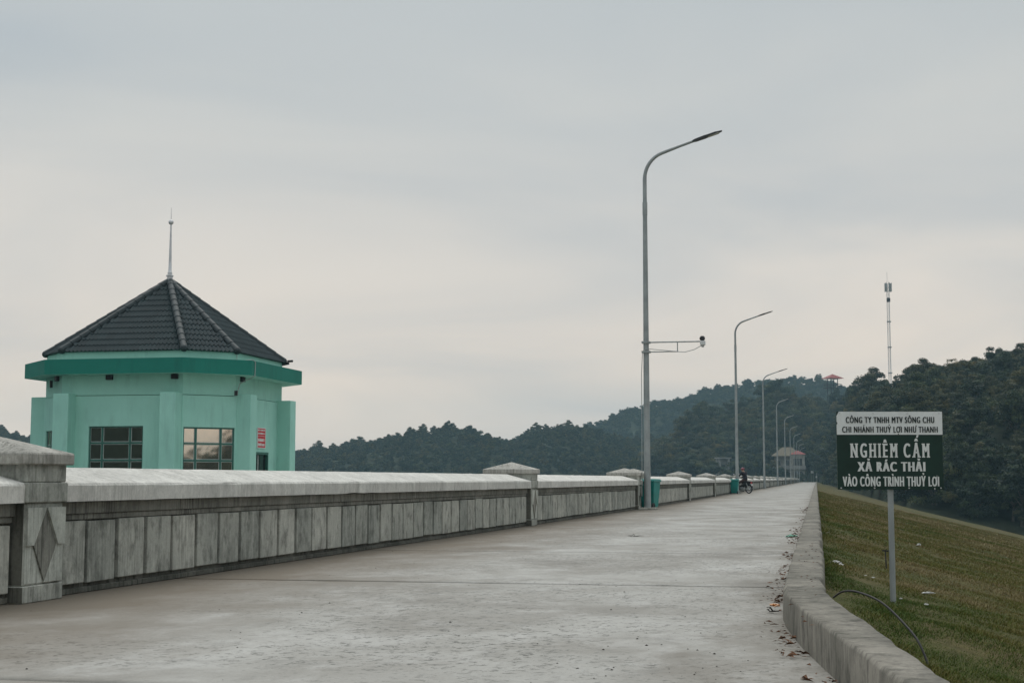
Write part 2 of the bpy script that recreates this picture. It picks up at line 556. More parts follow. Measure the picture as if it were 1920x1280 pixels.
up = MB()
up.add([dam(-120, -6.3, -0.03), dam(ROAD_END + 40, -6.3, -0.03), dam(ROAD_END + 40, -52, -15.5), dam(-120, -52, -15.5)], [(0, 1, 2, 3)])
prop(up.build('embankment', M['wall']), kind='structure')

def slope_z(s, l):
    return 0.05 - 0.24 * (l - 0.04)
def bumpy(x, y):
    return (noise.noise(Vector((x * 0.22, y * 0.22, 3.1))) * 0.10 + noise.noise(Vector((x * 1.1, y * 1.1, 7.7))) * 0.03)
ss = np.concatenate([np.arange(-30, 30, 0.5), np.arange(30, 90, 1.5), np.arange(90, 520, 8)])
ls = np.concatenate([np.arange(-0.06, 8, 0.4), np.arange(8, 66, 2.5)])
V, F = [], []
for s in ss:
    for l in ls:
        l = l + max(0.0, kerb_out(s) - 0.04) * max(0.0, 1 - l / 8)
        p = dam(s, l)
        k = min(1.0, max(0.0, (l - 0.1) / 0.5))
        V.append((p.x, p.y, slope_z(s, l) + bumpy(p.x, p.y) * k))
nl = len(ls)
for i in range(len(ss) - 1):
    for j in range(nl - 1):
        a = i * nl + j
        F.append((a, a + 1, a + nl + 1, a + nl))
turf = link('grass_slope', np_mesh('grass_slope', V, F), M['turf'])
turf.data.polygons.foreach_set('use_smooth', [True] * len(turf.data.polygons))
prop(turf, kind='structure')

# --- road: a bed, concrete slabs with ragged joints, a long far strip
road = prop(empty('road', (0, 0, 0), -DAM), kind='structure')
MB().add([(-7.0, -60, -0.035), (-0.1, -60, -0.035), (-0.1, ROAD_END + 30, -0.035), (-7.0, ROAD_END + 30, -0.035)], [(0, 1, 2, 3)]).build('road_bed', M['joint'], road)
JOINTS = [-40, -22, -10, -4, 0.9, 6.2, 12.78, 18.4, 24.1, 30.0, 36.2, 42.5, 49, 56, 63, 70]
def slab(s0, s1, i):
    n = 110 if s1 < 30 else 30
    big = abs(s0 - 12.78) < 0.01, abs(s1 - 12.78) < 0.01
    def edge(s, x, on, sd):
        w = 0.003 + 0.002 * noise.noise(Vector((x * 1.7, s * 3.1, sd)))
        if on:
            w += 0.018 + abs(noise.noise(Vector((x * 0.9, s * 3.1, sd)))) * 0.04 + max(0, noise.noise(Vector((x * 2.8, s * 1.3, sd + 5))) - 0.05) * 0.10
        return w
    dz = random.uniform(-0.0012, 0.0012)
    V, F = [], []
    rows = [0.0] + list(np.linspace(0.02, 0.98, 7)) + [1.0]
    m = len(rows) + 2
    for k in range(n):
        q = k / (n - 1)
        x_ = -6.9 + 6.5 * q
        a, b = s0 + edge(s0, x_, big[0], 1.0), s1 - edge(s1, x_, big[1], 2.0)
        for j, f in enumerate([0.0] + rows + [1.0]):
            y = a + (b - a) * f
            x = -6.9 + (kerb_in(y) + 0.14 + 6.9) * q
            V.append((x, y, dz - (0.05 if j in (0, m - 1) else 0)))
    for k in range(n - 1):
        for j in range(m - 1):
            F.append((k * m + j, (k + 1) * m + j, (k + 1) * m + j + 1, k * m + j + 1))
    link('slab', np_mesh('slab', V, F), M['road'], road)
for i in range(len(JOINTS) - 1):
    slab(JOINTS[i], JOINTS[i + 1], i)
MB().add([(-6.4, 70.01, 0), (-0.1, 70.01, 0), (-0.1, ROAD_END + 8, 0), (-6.4, ROAD_END + 8, 0)], [(0, 1, 2, 3)]).build('far_slab', M['road'], road)

# --- kerb: straight along the dam, easing outwards where the road widens towards the camera
pi_, po_ = [Vector((x, y, 0)) for x, y in kin], [Vector((x, y, 0)) for x, y in kout]
for s in list(np.arange(10.2, 25, 0.14)) + list(np.arange(25, 60, 0.45)) + list(np.arange(60, ROAD_END, 6)):
    pi_.append(dam(s, -0.24)); po_.append(dam(s, 0.04))
# densify the near flare
def dens(pts, k):
    out = []
    for i in range(len(pts) - 1):
        for j in range(k):
            out.append(pts[i].lerp(pts[i + 1], j / k))
    return out + [pts[-1]]
nf = len(kin)
pi_ = dens(pi_[:nf + 1], 14)[:-1] + pi_[nf:]
po_ = dens(po_[:nf + 1], 14)[:-1] + po_[nf:]
V, F = [], []
for i, (a, b) in enumerate(zip(pi_, po_)):
    w = (b - a).normalized()
    j1 = noise.noise(a * 1.9) * 0.012 + noise.noise(a * 6.0) * 0.006
    j2 = noise.noise(b * 1.9 + Vector((9, 0, 0))) * 0.035 + noise.noise(b * 5.0) * 0.018
    chip = max(0, noise.noise(a * 0.9 + Vector((0, 0, 4))) - 0.3) * 0.09
    t = 0.215 + noise.noise(a * 0.6) * 0.008
    V += [a + w * j1 + Vector((0, 0, -0.05)), a + w * (j1 + 0.004) + Vector((0, 0, t - 0.02 - chip)), a + w * (0.02 + j1 + chip) + Vector((0, 0, t)),
          b - w * (0.02 + j2) + Vector((0, 0, t)), b - w * j2 + Vector((0, 0, t - 0.025)), b - w * j2 + Vector((0, 0, -0.3))]
for i in range(len(pi_) - 1):
    for j in range(5):
        k = i * 6 + j
        F.append((k, k + 1, k + 7, k + 6))
kerb = link('kerb', np_mesh('kerb', V, F), M['kerb'])
prop(kerb, kind='structure')

# --- hills
def hill_mesh(name, us, zs, hfun, mat):
    """a hillside over bearings us (photo pixels across) and distances zs; hfun(u, t) -> height, t 0..1 from front foot to back foot"""
    V, F = [], []
    for u in us:
        z0, z1, z2 = zs(u)
        for t in np.linspace(0, 1, 17):
            d = z0 + (z1 - z0) * t / 0.6 if t < 0.6 else z1 + (z2 - z1) * (t - 0.6) / 0.4
            x = (u - 960) / FPX * d
            h = hfun(u, t)
            V.append((x, d, h + noise.noise(Vector((x * 0.02, d * 0.02, 1))) * 1.2 * math.sin(math.pi * t)))
    for i in range(len(us) - 1):
        for j in range(16):
            a = i * 17 + j
            F.append((a, a + 17, a + 18, a + 1))
    o = link(name, np_mesh(name, V, F), mat)
    o.data.polygons.foreach_set('use_smooth', [True] * len(F))
    return prop(o, kind='structure')

def interp(tab, u):
    xs, ys = zip(*tab)
    return float(np.interp(u, xs, ys))

def y2h(y, d):
    return EYE + (898 - y) / FPX * d * 1.0

HILLS = {}
def hill_sample(key, n, umin, umax, tmin, tmax, scl, pw=1.0):
    """points spread over a hill by area"""
    zs, hf = HILLS[key]
    P, S = [], []
    while len(P) < n:
        u = random.uniform(umin, umax); t = tmin + (tmax - tmin) * random.random() ** pw
        z0, z1, z2 = zs(u)
        d = z0 + (z1 - z0) * t / 0.6 if t < 0.6 else z1 + (z2 - z1) * (t - 0.6) / 0.4
        x = (u - 960) / FPX * d
        P.append((x, d, hf(u, t) - 0.6 + noise.noise(Vector((x * 0.02, d * 0.02, 1))) * 1.2 * math.sin(math.pi * t)))
        S.append(random.uniform(*scl))
    return P, S

def make_hill(key, sky_tab, zs, tree_h, base, mat, urange, step):
    def hf(u, t):
        top = y2h(interp(sky_tab, u), zs(u)[1]) - tree_h
        b = base(u) if callable(base) else base
        if t < 0.6:
            k = t / 0.6
            k = k * (1.6 - 0.6 * k)
        else:
            k = max(0.0, 1 - ((t - 0.6) / 0.4) ** 1.6)
        return b + (top - b) * k
    HILLS[key] = (zs, hf)
    hill_mesh('hill', np.arange(urange[0], urange[1], step), zs, hf, mat)

skyA = [(-900, 800), (-300, 795), (-60, 803), (0, 808), (55, 820), (300, 838), (557, 847), (595, 840), (659, 830), (700, 823), (745, 816), (797, 804),
        (831, 803), (857, 800), (876, 808), (925, 820), (950, 827), (970, 824), (989, 812), (1011, 801), (1064, 799), (1100, 806), (1180, 822), (1400, 850), (1800, 880)]
skyB = [(600, 880), (800, 850), (960, 826), (1040, 808), (1094, 800), (1120, 795), (1157, 776), (1195, 763), (1228, 753), (1284, 746), (1335, 729), (1378, 721), (1420, 714),
        (1463, 708), (1497, 707), (1548, 711), (1591, 721), (1700, 740), (2100, 790)]
skyE = [(1100, 896), (1150, 880), (1200, 868), (1240, 838), (1279, 805), (1301, 785), (1335, 776), (1395, 765), (1420, 750), (1442, 738), (1467, 735), (1489, 747), (1527, 752), (1560, 760),
        (1600, 745), (1680, 735), (1800, 760), (2000, 800)]
skyR = [(1540, 850), (1575, 752), (1600, 722), (1612, 710), (1634, 704), (1664, 711), (1677, 726), (1690, 712), (1706, 684), (1741, 676), (1766, 668), (1826, 661), (1860, 655), (1920, 652), (2050, 640), (2400, 600), (3200, 640)]
make_hill('A', skyA, lambda u: (520, 640, 800), 3.2, -7, M['forest_floor'], (-900, 1800), 40)
make_hill('B', skyB, lambda u: (760, 900, 1100), 3.6, -7, M['forest_floor'], (600, 2100), 30)
make_hill('E', skyE, lambda u: (488, 545, 640), 8.5, lambda u: -0.4 if u > 1400 else -0.4 - (1400 - u) * 0.02, M['forest_floor'], (1100, 2000), 15)
zc_tab = [(1535, 440), (1560, 360), (1600, 270), (1650, 205), (1700, 178), (1800, 172), (1920, 168), (2200, 150), (3200, 110)]
def zsR(u):
    zc = interp(zc_tab, u)
    return (zc, zc + interp([(1535, 70), (1600, 130), (1700, 140), (1920, 130), (3200, 100)], u), zc + 260)
def baseR(u):
    d = interp(zc_tab, u)
    s, l = dam_inv((u - 960) / FPX * d, d)
    return slope_z(s, l) - 0.4
make_hill('R', skyR, zsR, 7.6, baseR, M['forest_floor'], (1535, 3200), 15)

# hills behind the camera, which the tower's windows mirror
def mound(cx, cy, rx, ry, h):
    V, F = [], []
    n, k = 40, 12
    for j in range(k + 1):
        q = j / k
        for i in range(n):
            a = 2 * math.pi * i / n
            rr = 1 + 0.18 * noise.noise(Vector((math.cos(a) * 1.5, math.sin(a) * 1.5, cx * 0.01)))
            V.append((cx + rx * q * rr * math.cos(a), cy + ry * q * rr * math.sin(a), -15.2 + (h + 15.2) * (1 - q ** 2.6)))
    for j in range(k):
        for i in range(n):
            F.append((j * n + i, (j + 1) * n + i, (j + 1) * n + (i + 1) % n, j * n + (i + 1) % n))
    o = link('hill', np_mesh('hill', V, F), M['forest_floor'])
    o.data.polygons.foreach_set('use_smooth', [True] * len(F))
    prop(o, kind='structure')
MOUNDS = [(255, -150, 18, 20, 2.5), (285, -182, 15, 16, 0.5), (226, -120, 7, 9, 2.0), (-255, -280, 110, 90, 42), (215, -98, 14, 16, 8)]
for m in MOUNDS:
    mound(*m)

# ================================================================== trees
def leaf_quads(C, rad, cnt, size, rs, flat=0.75):
    """leaf-sized rhombi over the shells of clumps C (n,3) with radii rad"""
    n = len(C)
    idx = np.repeat(np.arange(n), cnt)
    d = rs.normal(size=(len(idx), 3))
    d /= np.linalg.norm(d, axis=1)[:, None]
    d[:, 2] = np.where(d[:, 2] < -0.45, -d[:, 2] * 0.6, d[:, 2])
    rr = rad[idx] * (0.55 + 0.5 * rs.random(len(idx)))
    P = C[idx] + d * rr[:, None] * np.array([1, 1, flat])
    nrm = d + rs.normal(size=d.shape) * 0.55 + np.array([0, 0, 0.35])
    nrm /= np.linalg.norm(nrm, axis=1)[:, None]
    a = np.cross(nrm, rs.normal(size=d.shape))
    a /= np.linalg.norm(a, axis=1)[:, None]
    b = np.cross(nrm, a)
    sz = size * (0.6 + 0.8 * rs.random(len(idx)))[:, None]
    Q = np.stack([P - a * sz, P - b * sz * 0.55, P + a * sz, P + b * sz * 0.55], 1)
    ct = rs.random(n)
    tint = np.clip(0.7 * ct[idx] + 0.3 * rs.random(len(idx)), 0, 1)
    return Q.reshape(-1, 3), np.repeat(tint, 4)

def make_tree(seed, H, W, kind, leafmat, cnt=200, size=0.205):
    rs = np.random.default_rng(seed)
    rd = random.Random(seed)
    trunk = MB()
    th = H * (0.5 if kind != 'tall' else 0.62)
    lean = (rd.uniform(-0.3, 0.3), rd.uniform(-0.3, 0.3))
    tp = [(lean[0] * (k / 5) ** 2, lean[1] * (k / 5) ** 2, -0.8 + (th + 0.8) * k / 5) for k in range(6)]
    r0 = 0.028 * H
    trunk.tube(tp, [r0 * (1.15 - 0.14 * k) for k in range(6)], 8)
    C, rad = [], []
    nlimb = 9
    for i in range(nlimb):
        a = 2 * math.pi * i / nlimb + rd.uniform(-0.3, 0.3)
        z = H * rd.uniform(0.30 if kind != 'tall' else 0.5, 0.6)
        e = Vector((math.cos(a) * W * rd.uniform(0.5, 0.95), math.sin(a) * W * rd.uniform(0.5, 0.95), z + H * rd.uniform(0.08, 0.26)))
        st = Vector((lean[0] * 0.5, lean[1] * 0.5, z * 0.85))
        md = st.lerp(e, 0.5) + Vector((0, 0, 0.2))
        trunk.tube([st, md, e], [r0 * 0.42, r0 * 0.28, r0 * 0.1], 5)
        C.append(tuple(e)); rad.append(W * rd.uniform(0.30, 0.46))
        C.append(tuple(md + Vector((rd.uniform(-.5, .5), rd.uniform(-.5, .5), 0.5)))); rad.append(W * rd.uniform(0.26, 0.4))
    ntop = 12
    for i in range(ntop):
        q = rd.random()
        a = rd.uniform(0, 2 * math.pi)
        z = H * (0.62 + 0.33 * q)
        w = W * (0.85 * math.sqrt(max(0.02, 1 - q ** 1.7))) * rd.uniform(0.3, 1)
        C.append((math.cos(a) * w + lean[0], math.sin(a) * w + lean[1], z)); rad.append(W * rd.uniform(0.22, 0.42))
    if kind == 'bush':
        for i in range(10):
            a = rd.uniform(0, 2 * math.pi)
            C.append((math.cos(a) * W * .8, math.sin(a) * W * .8, H * rd.uniform(0.1, 0.35))); rad.append(W * rd.uniform(0.3, 0.45))
    C, rad = np.array(C), np.array(rad)
    Vq, tint = leaf_quads(C, rad, cnt, size, rs)
    Fq = np.arange(len(Vq)).reshape(-1, 4)
    crown = np_mesh('crown', Vq, Fq, {'tint': tint})
    crown.materials.append(leafmat)
    tm = trunk.mesh('trunk', smooth=True)
    tm.materials.append(M['bark'])
    return tm, crown

KINDS = {
    'dense': make_tree(1, 10.5, 3.3, 'round', M['leaf_dark']),
    'broad': make_tree(2, 9.0, 4.0, 'round', M['leaf_dark'], 250),
    'olive': make_tree(3, 10.0, 3.6, 'round', M['leaf_olive']),
    'loose': make_tree(4, 11.5, 3.2, 'tall', M['leaf_olive'], 110, 0.17),
    'bush': make_tree(5, 5.0, 2.6, 'bush', M['leaf_dark'], 170, 0.16),
    'tall': make_tree(6, 14.0, 3.4, 'tall', M['leaf_dark'], 200),
}
FIRST_CROWN = {}
TREE_LABEL = {
    'dense': ('dense dark green round crowned tree on the wooded hillside', 'round dark trees on the hillside'),
    'broad': ('wide spreading dark green tree among the hillside forest', 'spreading dark trees on the hillside'),
    'olive': ('lighter olive green broadleaf tree among the darker forest', 'olive trees among the forest'),
    'loose': ('thin crowned olive tree with sparse foliage and visible branches', 'sparse olive trees'),
    'bush': ('low dark bush at the foot of the forest beside the grass slope', 'bushes along the forest edge'),
    'tall': ('tall dark tree rising above the forest canopy', 'tall trees above the canopy'),
}
def tree(kind, loc, sc, rz=None, label=None):
    nm = 'bush' if kind == 'bush' else 'broadleaf_tree'
    lb, gp = TREE_LABEL[kind]
    r = empty(nm, loc, random.uniform(0, 6.28) if rz is None else rz, label or lb, 'bush' if kind == 'bush' else 'tree', None if label else gp)
    r.scale = (sc * random.uniform(0.9, 1.1), sc * random.uniform(0.9, 1.1), sc * random.uniform(0.92, 1.12))
    tm, cm = KINDS[kind]
    link('trunk', tm, None, r)
    c = link('crown', cm, None, r)
    FIRST_CROWN.setdefault(kind, c)
    return r

def hill_point(key, u, t):
    zs, hf = HILLS[key]
    z0, z1, z2 = zs(u)
    d = z0 + (z1 - z0) * t / 0.6 if t < 0.6 else z1 + (z2 - z1) * (t - 0.6) / 0.4
    x = (u - 960) / FPX * d
    return Vector((x, d, hf(u, t) - 0.5 + noise.noise(Vector((x * 0.02, d * 0.02, 1))) * 1.2 * math.sin(math.pi * t)))

random.seed(21)
# front row along the foot of the right-hand hill
for u in np.arange(1560, 2120, 15):
    k = random.choice(['bush', 'bush', 'broad', 'dense'])
    tree(k, hill_point('R', u + random.uniform(-5, 5), random.uniform(0.015, 0.05)), random.uniform(0.62, 0.95) if k != 'bush' else random.uniform(0.8, 1.25))
for i in range(16):
    tree(random.choice(['bush', 'broad', 'dense']), hill_point('R', random.uniform(1536, 1562), random.uniform(0.05, 0.6)), random.uniform(0.6, 0.9))
# middle of the hillside: the crowns one can pick out
for i in range(70):
    u = random.uniform(1575, 1960)
    k = random.choice(['dense', 'broad', 'broad', 'olive', 'dense', 'olive'])
    tree(k, hill_point('R', u, random.uniform(0.07, 0.55)), random.uniform(0.55, 0.85))
# the skyline of the right-hand hill
for u, k, sc in ((1588, 'dense', .75), (1606, 'broad', .8), (1622, 'dense', .9), (1640, 'olive', .95), (1656, 'dense', .85), (1696, 'dense', .7), (1712, 'dense', .72), (1730, 'broad', .75),
                 (1750, 'loose', .72), (1768, 'dense', .66), (1786, 'dense', .62), (1803, 'dense', .65), (1824, 'dense', .62), (1842, 'broad', .72), (1860, 'dense', .78), (1880, 'dense', .66), (1899, 'broad', .7), (1918, 'dense', .66), (1936, 'broad', .6)):
    tree(k, hill_point('R', u, random.uniform(0.56, 0.63)), sc)
# the grove on the abutment at the far end of the dam
for i in range(80):
    u = random.uniform(1185, 1600)
    k = random.choice(['dense', 'broad', 'olive', 'olive', 'loose', 'broad'])
    tree(k, hill_point('E', u, random.uniform(0.03, 0.62)), random.uniform(0.8, 1.25))
for u, y, k, sc in ((1150, 0.25, 'broad', 0.9), (1172, 0.3, 'dense', 0.95), (1196, 0.2, 'broad', 1.0), (1232, 0.25, 'broad', 1.1), (1255, 0.3, 'dense', 1.1), (1290, .5, 'olive', 1.3), (1315, .58, 'dense', 1.35), (1338, .58, 'broad', 1.4),
                    (1402, .6, 'dense', 1.2), (1436, .6, 'dense', 1.35), (1462, .6, 'broad', 1.45), (1540, .5, 'dense', .8), (1585, .55, 'broad', .8)):
    tree(k, hill_point('E', u, y), sc)

for u, d, k, sc in ((1448, 476, 'olive', .8), (1459, 472, 'broad', .62), (1468, 474, 'bush', 1.0), (1512, 476, 'dense', .95), (1500, 466, 'bush', .7), (1338, 462, 'broad', .8), (1374, 464, 'dense', .75), (1358, 458, 'bush', .8),
                    (1392, 468, 'broad', .9), (1415, 470, 'dense', .9), (1432, 470, 'bush', 1.2), (1535, 474, 'broad', 1.0), (1310, 466, 'bush', 1.3), (1280, 466, 'broad', .9)):
    tree(k, Vector(((u - 960) / FPX * d, d, -0.5)), sc)
# the closed forest between and behind them: one mass
def forest(name, pts, scl, kinds, label):
    me = bpy.data.meshes.new(name)
    me.from_pydata([tuple(p) for p in pts], [], [])
    at = me.attributes.new('tree_scale', 'FLOAT', 'POINT')
    at.data.foreach_set('value', np.asarray(scl, np.float32))
    o = link(name, me)
    ng = bpy.data.node_groups.new(name + '_scatter', 'GeometryNodeTree')
    ng.interface.new_socket('Geometry', in_out='INPUT', socket_type='NodeSocketGeometry')
    ng.interface.new_socket('Geometry', in_out='OUTPUT', socket_type='NodeSocketGeometry')
    N, L = ng.nodes, ng.links
    gi, go = N.new('NodeGroupInput'), N.new('NodeGroupOutput')
    jn = N.new('GeometryNodeJoinGeometry')
    for k in kinds:
        oi = N.new('GeometryNodeObjectInfo')
        oi.inputs['Object'].default_value = FIRST_CROWN[k]
        oi.inputs['As Instance'].default_value = True
        oi.transform_space = 'ORIGINAL'
        L.new(oi.outputs['Geometry'], jn.inputs[0])
    iop = N.new('GeometryNodeInstanceOnPoints')
    iop.inputs['Pick Instance'].default_value = True
    ri = N.new('FunctionNodeRandomValue'); ri.data_type = 'INT'
    ri.inputs[4].default_value, ri.inputs[5].default_value = 0, len(kinds) - 1
    L.new(ri.outputs[2], iop.inputs['Instance Index'])
    rr = N.new('FunctionNodeRandomValue'); rr.data_type = 'FLOAT_VECTOR'
    rr.inputs[0].default_value = (-0.08, -0.08, 0)
    rr.inputs[1].default_value = (0.08, 0.08, 6.283)
    rr.inputs['Seed'].default_value = 5
    L.new(rr.outputs[0], iop.inputs['Rotation'])
    na = N.new('GeometryNodeInputNamedAttribute')
    na.data_type = 'FLOAT'
    na.inputs['Name'].default_value = 'tree_scale'
    L.new(na.outputs[0], iop.inputs['Scale'])
    L.new(gi.outputs[0], iop.inputs['Points'])
    L.new(jn.outputs[0], iop.inputs['Instance'])
    L.new(iop.outputs[0], go.inputs[0])
    md = o.modifiers.new('scatter', 'NODES')
    md.node_group = ng
    prop(o, label, 'forest', None, 'stuff')
    return o
random.seed(33)
P, S = hill_sample('R', 700, 1560, 2150, 0.06, 0.95, (0.42, 0.68))
P2, S2 = hill_sample('R', 150, 2150, 3100, 0.03, 0.95, (0.6, 0.9))
P3, S3 = hill_sample('E', 420, 1190, 1800, 0.06, 0.9, (0.75, 1.1))
forest('grove', P3, S3, ['olive', 'broad', 'olive', 'loose', 'dense'], 'olive and dark green wood on the rise behind the far end of the road')
P4, S4 = hill_sample('R', 160, 1560, 1960, 0.01, 0.5, (0.3, 0.5))
forest('near_forest', P + P2 + P4, S + S2 + S4, ['dense', 'broad', 'olive', 'bush', 'loose'], 'dark green forest covering the hill beside the grass slope')
P, S = hill_sample('A', 4200, -500, 1300, 0.08, 0.72, (0.28, 0.52))
P2, S2 = hill_sample('A', 170, -500, 1300, 0.55, 0.64, (0.40, 0.75))
P5, S5 = hill_sample('A', 900, -500, 1300, 0.46, 0.72, (0.25, 0.45))
forest('lakeside_forest', P + P2 + P5, S + S2 + S5, ['dense', 'broad', 'olive', 'bush'], 'hazy blue green forest on the low ridge behind the parapet')
P, S = hill_sample('B', 3800, 820, 1800, 0.05, 0.72, (0.30, 0.55))
P2, S2 = hill_sample('B', 130, 820, 1800, 0.55, 0.64, (0.45, 0.8))
P5, S5 = hill_sample('B', 700, 820, 1800, 0.46, 0.72, (0.28, 0.5))
forest('ridge_forest', P + P2 + P5, S + S2 + S5, ['dense', 'broad', 'bush'], 'bluish forest on the high far ridge behind the street lamps')
P, S = [], []
for cx, cy, rx, ry, h in MOUNDS:
    for i in range(int(rx * ry * 0.05) + 30):
        q, a = math.sqrt(random.random()) * 0.97, random.uniform(0, 6.28)
        P.append((cx + rx * q * math.cos(a), cy + ry * q * math.sin(a), -15.2 + (h + 15.2) * (1 - q ** 2.6) - 1))
        S.append(random.uniform(0.4, 0.7))
forest('valley_forest', P, S, ['dense', 'broad'], 'forest on the hills mirrored in the tower windows')

# ================================================================== parapet
WALL_ORG = dam(S_P1, LW0)
wall = empty('parapet_wall', WALL_ORG, -DAM, 'long grey concrete parapet with ribbed panels and capped piers along the road', 'wall')
def wl_(l, s):           # dam frame -> parapet frame
    return l - LW0, s - S_P1

PIERS = [-8.0, S_P1 - 0.1, 28.66, 44.6, 46.6] + [46.6 + 15.85 * k for k in range(1, 27)]
PW = 0.58                # pier width along the wall
# pier meshes (front faces +x, along y)
pb = MB()
pb.box(-0.86, 0.10, -0.29, 0.29, 0.0, 0.13)
pb.box(-0.85, 0.085, -0.28, 0.28, 0.13, 0.75)
pb.box(-0.875, 0.115, -0.305, 0.305, 0.752, 0.905)
pb.box(-0.86, 0.105, -0.29, 0.29, 0.907, 1.05)
pier_me = pb.mesh('pier', 0.008)
pier_me.materials.append(M['wall'])
pier_me.materials.append(M['grime_shade'])
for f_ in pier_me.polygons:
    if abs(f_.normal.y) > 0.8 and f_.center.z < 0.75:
        f_.material_index = 1  # shaft sides: stain and side shading both put into the colour
x0, x1, y0, y1 = -0.90, 0.15, -0.335, 0.335
cap_b = MB()
cap_b.add([(x0, y0, 1.04), (x1, y0, 1.04), (x1, y1, 1.04), (x0, y1, 1.04), (x0, y0, 1.13), (x1, y0, 1.13), (x1, y1, 1.13), (x0, y1, 1.13), ((x0 + x1) / 2, 0, 1.275)],
          [(0, 3, 2, 1), (0, 1, 5, 4), (1, 2, 6, 5), (2, 3, 7, 6), (3, 0, 4, 7), (4, 5, 8), (5, 6, 8), (6, 7, 8), (7, 4, 8)])
cap_me = cap_b.mesh('cap', 0.01)
cap_me.materials.append(M['cap'])
# the diamond slab on the pier's face: a raised plate with a sunken lozenge
def diamond_mesh():
    b = MB()
    xb = 0.080
    yl, yr, zb, zt = -0.265, 0.265, 0.145, 0.715
    rect = [(yl, zb), (yr, zb), (yr, zt), (yl, zt)]
    dia = [(0.0, 0.155), (0.165, 0.43), (0.0, 0.70), (-0.165, 0.43)]
    def plate(poly, x):
        n = len(poly)
        b.add([(x, y, z) for y, z in poly] + [(xb, y, z) for y, z in poly], [tuple(range(n))] + [(i, n + i, n + (i + 1) % n, (i + 1) % n) for i in range(n)])
    plate(dia, 0.104)
    b.cur = 1
    plate([rect[0], (0.0, zb), dia[0], dia[3], (yl, 0.43)], 0.089)      # below left, sunk
    plate([(0.0, zb), rect[1], (yr, 0.43), dia[1], dia[0]], 0.103)
    plate([(yr, 0.43), rect[2], (0.0, zt), dia[2], dia[1]], 0.122)      # above right, proud
    plate([(0.0, zt), rect[3], (yl, 0.43), dia[3], dia[2]], 0.107)
    return b.mesh('diamond_panel')
dia_me = diamond_mesh()
dia_me.materials.append(M['frieze'])
dia_me.materials.append(M['plate'])
for i, s in enumerate(PIERS):
    l = lw(s)
    x, y = wl_(l, s)
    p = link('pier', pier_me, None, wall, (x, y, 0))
    link('cap', cap_me, None, p)
    if s < 120:
        link('diamond_panel', dia_me, None, p)
# panel mesh, shared
PANEL_W = 0.466
pn = MB()
pn.box(-0.052, 0.0, -PANEL_W / 2, PANEL_W / 2, 0.085, 0.59)
panel_me = pn.mesh('panel', 0.006)
panel_me.materials.append(M['wall'])
random.seed(5)
for i in range(len(PIERS) - 1):
    s0, s1 = PIERS[i] + PW / 2, PIERS[i + 1] - PW / 2
    if s1 - s0 < 0.2:
        continue
    l0, l1 = lw(PIERS[i]), lw(PIERS[i + 1])
    xa, ya = wl_(l0, PIERS[i])
    xb, yb = wl_(l1, PIERS[i + 1])
    L = math.hypot(xb - xa, yb - ya)
    ang = -math.atan2(xb - xa, yb - ya)
    g0, g1 = PW / 2 - 0.02, L - PW / 2 + 0.02
    core = MB()
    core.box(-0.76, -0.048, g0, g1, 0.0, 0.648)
    sp = link('wall_span', core.mesh('wall_span', 0.005), M['grime_shade'], wall, (xa, ya, 0), (0, 0, ang))  # core darkened: groove dirt plus painted crease shade between panels
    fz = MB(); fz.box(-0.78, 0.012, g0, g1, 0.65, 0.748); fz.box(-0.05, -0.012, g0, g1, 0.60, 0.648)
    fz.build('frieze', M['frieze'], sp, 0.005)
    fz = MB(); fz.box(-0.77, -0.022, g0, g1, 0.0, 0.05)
    fz.build('plinth', M['grime_shade'], sp, 0.008)
    # coping: a gabled slab with slightly worn arrises
    n = max(2, int((g1 - g0) / (0.35 if s0 < 60 else 3)))
    V, F = [], []
    prof = [(0.10, 0.752), (0.105, 0.88), (0.09, 0.90), (-0.38, 1.03), (-0.84, 0.90), (-0.86, 0.88), (-0.86, 0.752)]
    for k in range(n + 1):
        yy = g0 + 0.004 + (g1 - g0 - 0.008) * k / n
        q = noise.noise(Vector((yy * 0.7, i * 9.1, 0))) * 0.008
        for m_, (px, pz) in enumerate(prof):
            jt = noise.noise(Vector((yy * 3.1, i * 5.0 + m_ * 2.0, 1))) * 0.005
            ch = max(0, noise.noise(Vector((yy * 1.7, i * 3.3, m_ * 4.0))) - 0.42) * 0.10 if m_ in (0, 1) and s0 < 60 else 0
            V.append((px + q + jt - ch * 0.6, yy, pz + jt + (ch if m_ == 0 else -ch * 0.3 if m_ == 1 else 0)))
    np_ = len(prof)
    for k in range(n):
        for m_ in range(np_):
            a, b = k * np_ + m_, k * np_ + (m_ + 1) % np_
            F.append((a, b, b + np_, a + np_))
    me = bpy.data.meshes.new('coping')
    me.from_pydata(V, [], F + [tuple(range(np_)), tuple(reversed([n * np_ + m_ for m_ in range(np_)]))])
    link('coping', me, M['coping'], sp)
    cnt = round((L - PW) / 0.525)
    pitch = (L - PW) / cnt
    if s0 < 44:
        for k in range(cnt):
            o = link('panel', panel_me, None, sp, (random.uniform(-0.004, 0.004), PW / 2 + pitch * (k + 0.5), random.uniform(-0.008, 0.008)),
                     (random.uniform(-0.006, 0.006), 0, random.uniform(-0.012, 0.012)))
    else:
        pm = MB()
        for k in range(cnt):
            c = PW / 2 + pitch * (k + 0.5)
            pm.box(-0.052, 0, c - PANEL_W / 2, c + PANEL_W / 2, 0.095, 0.585)
        prop(pm.build('panel_row', M['wall'], sp), kind='stuff')

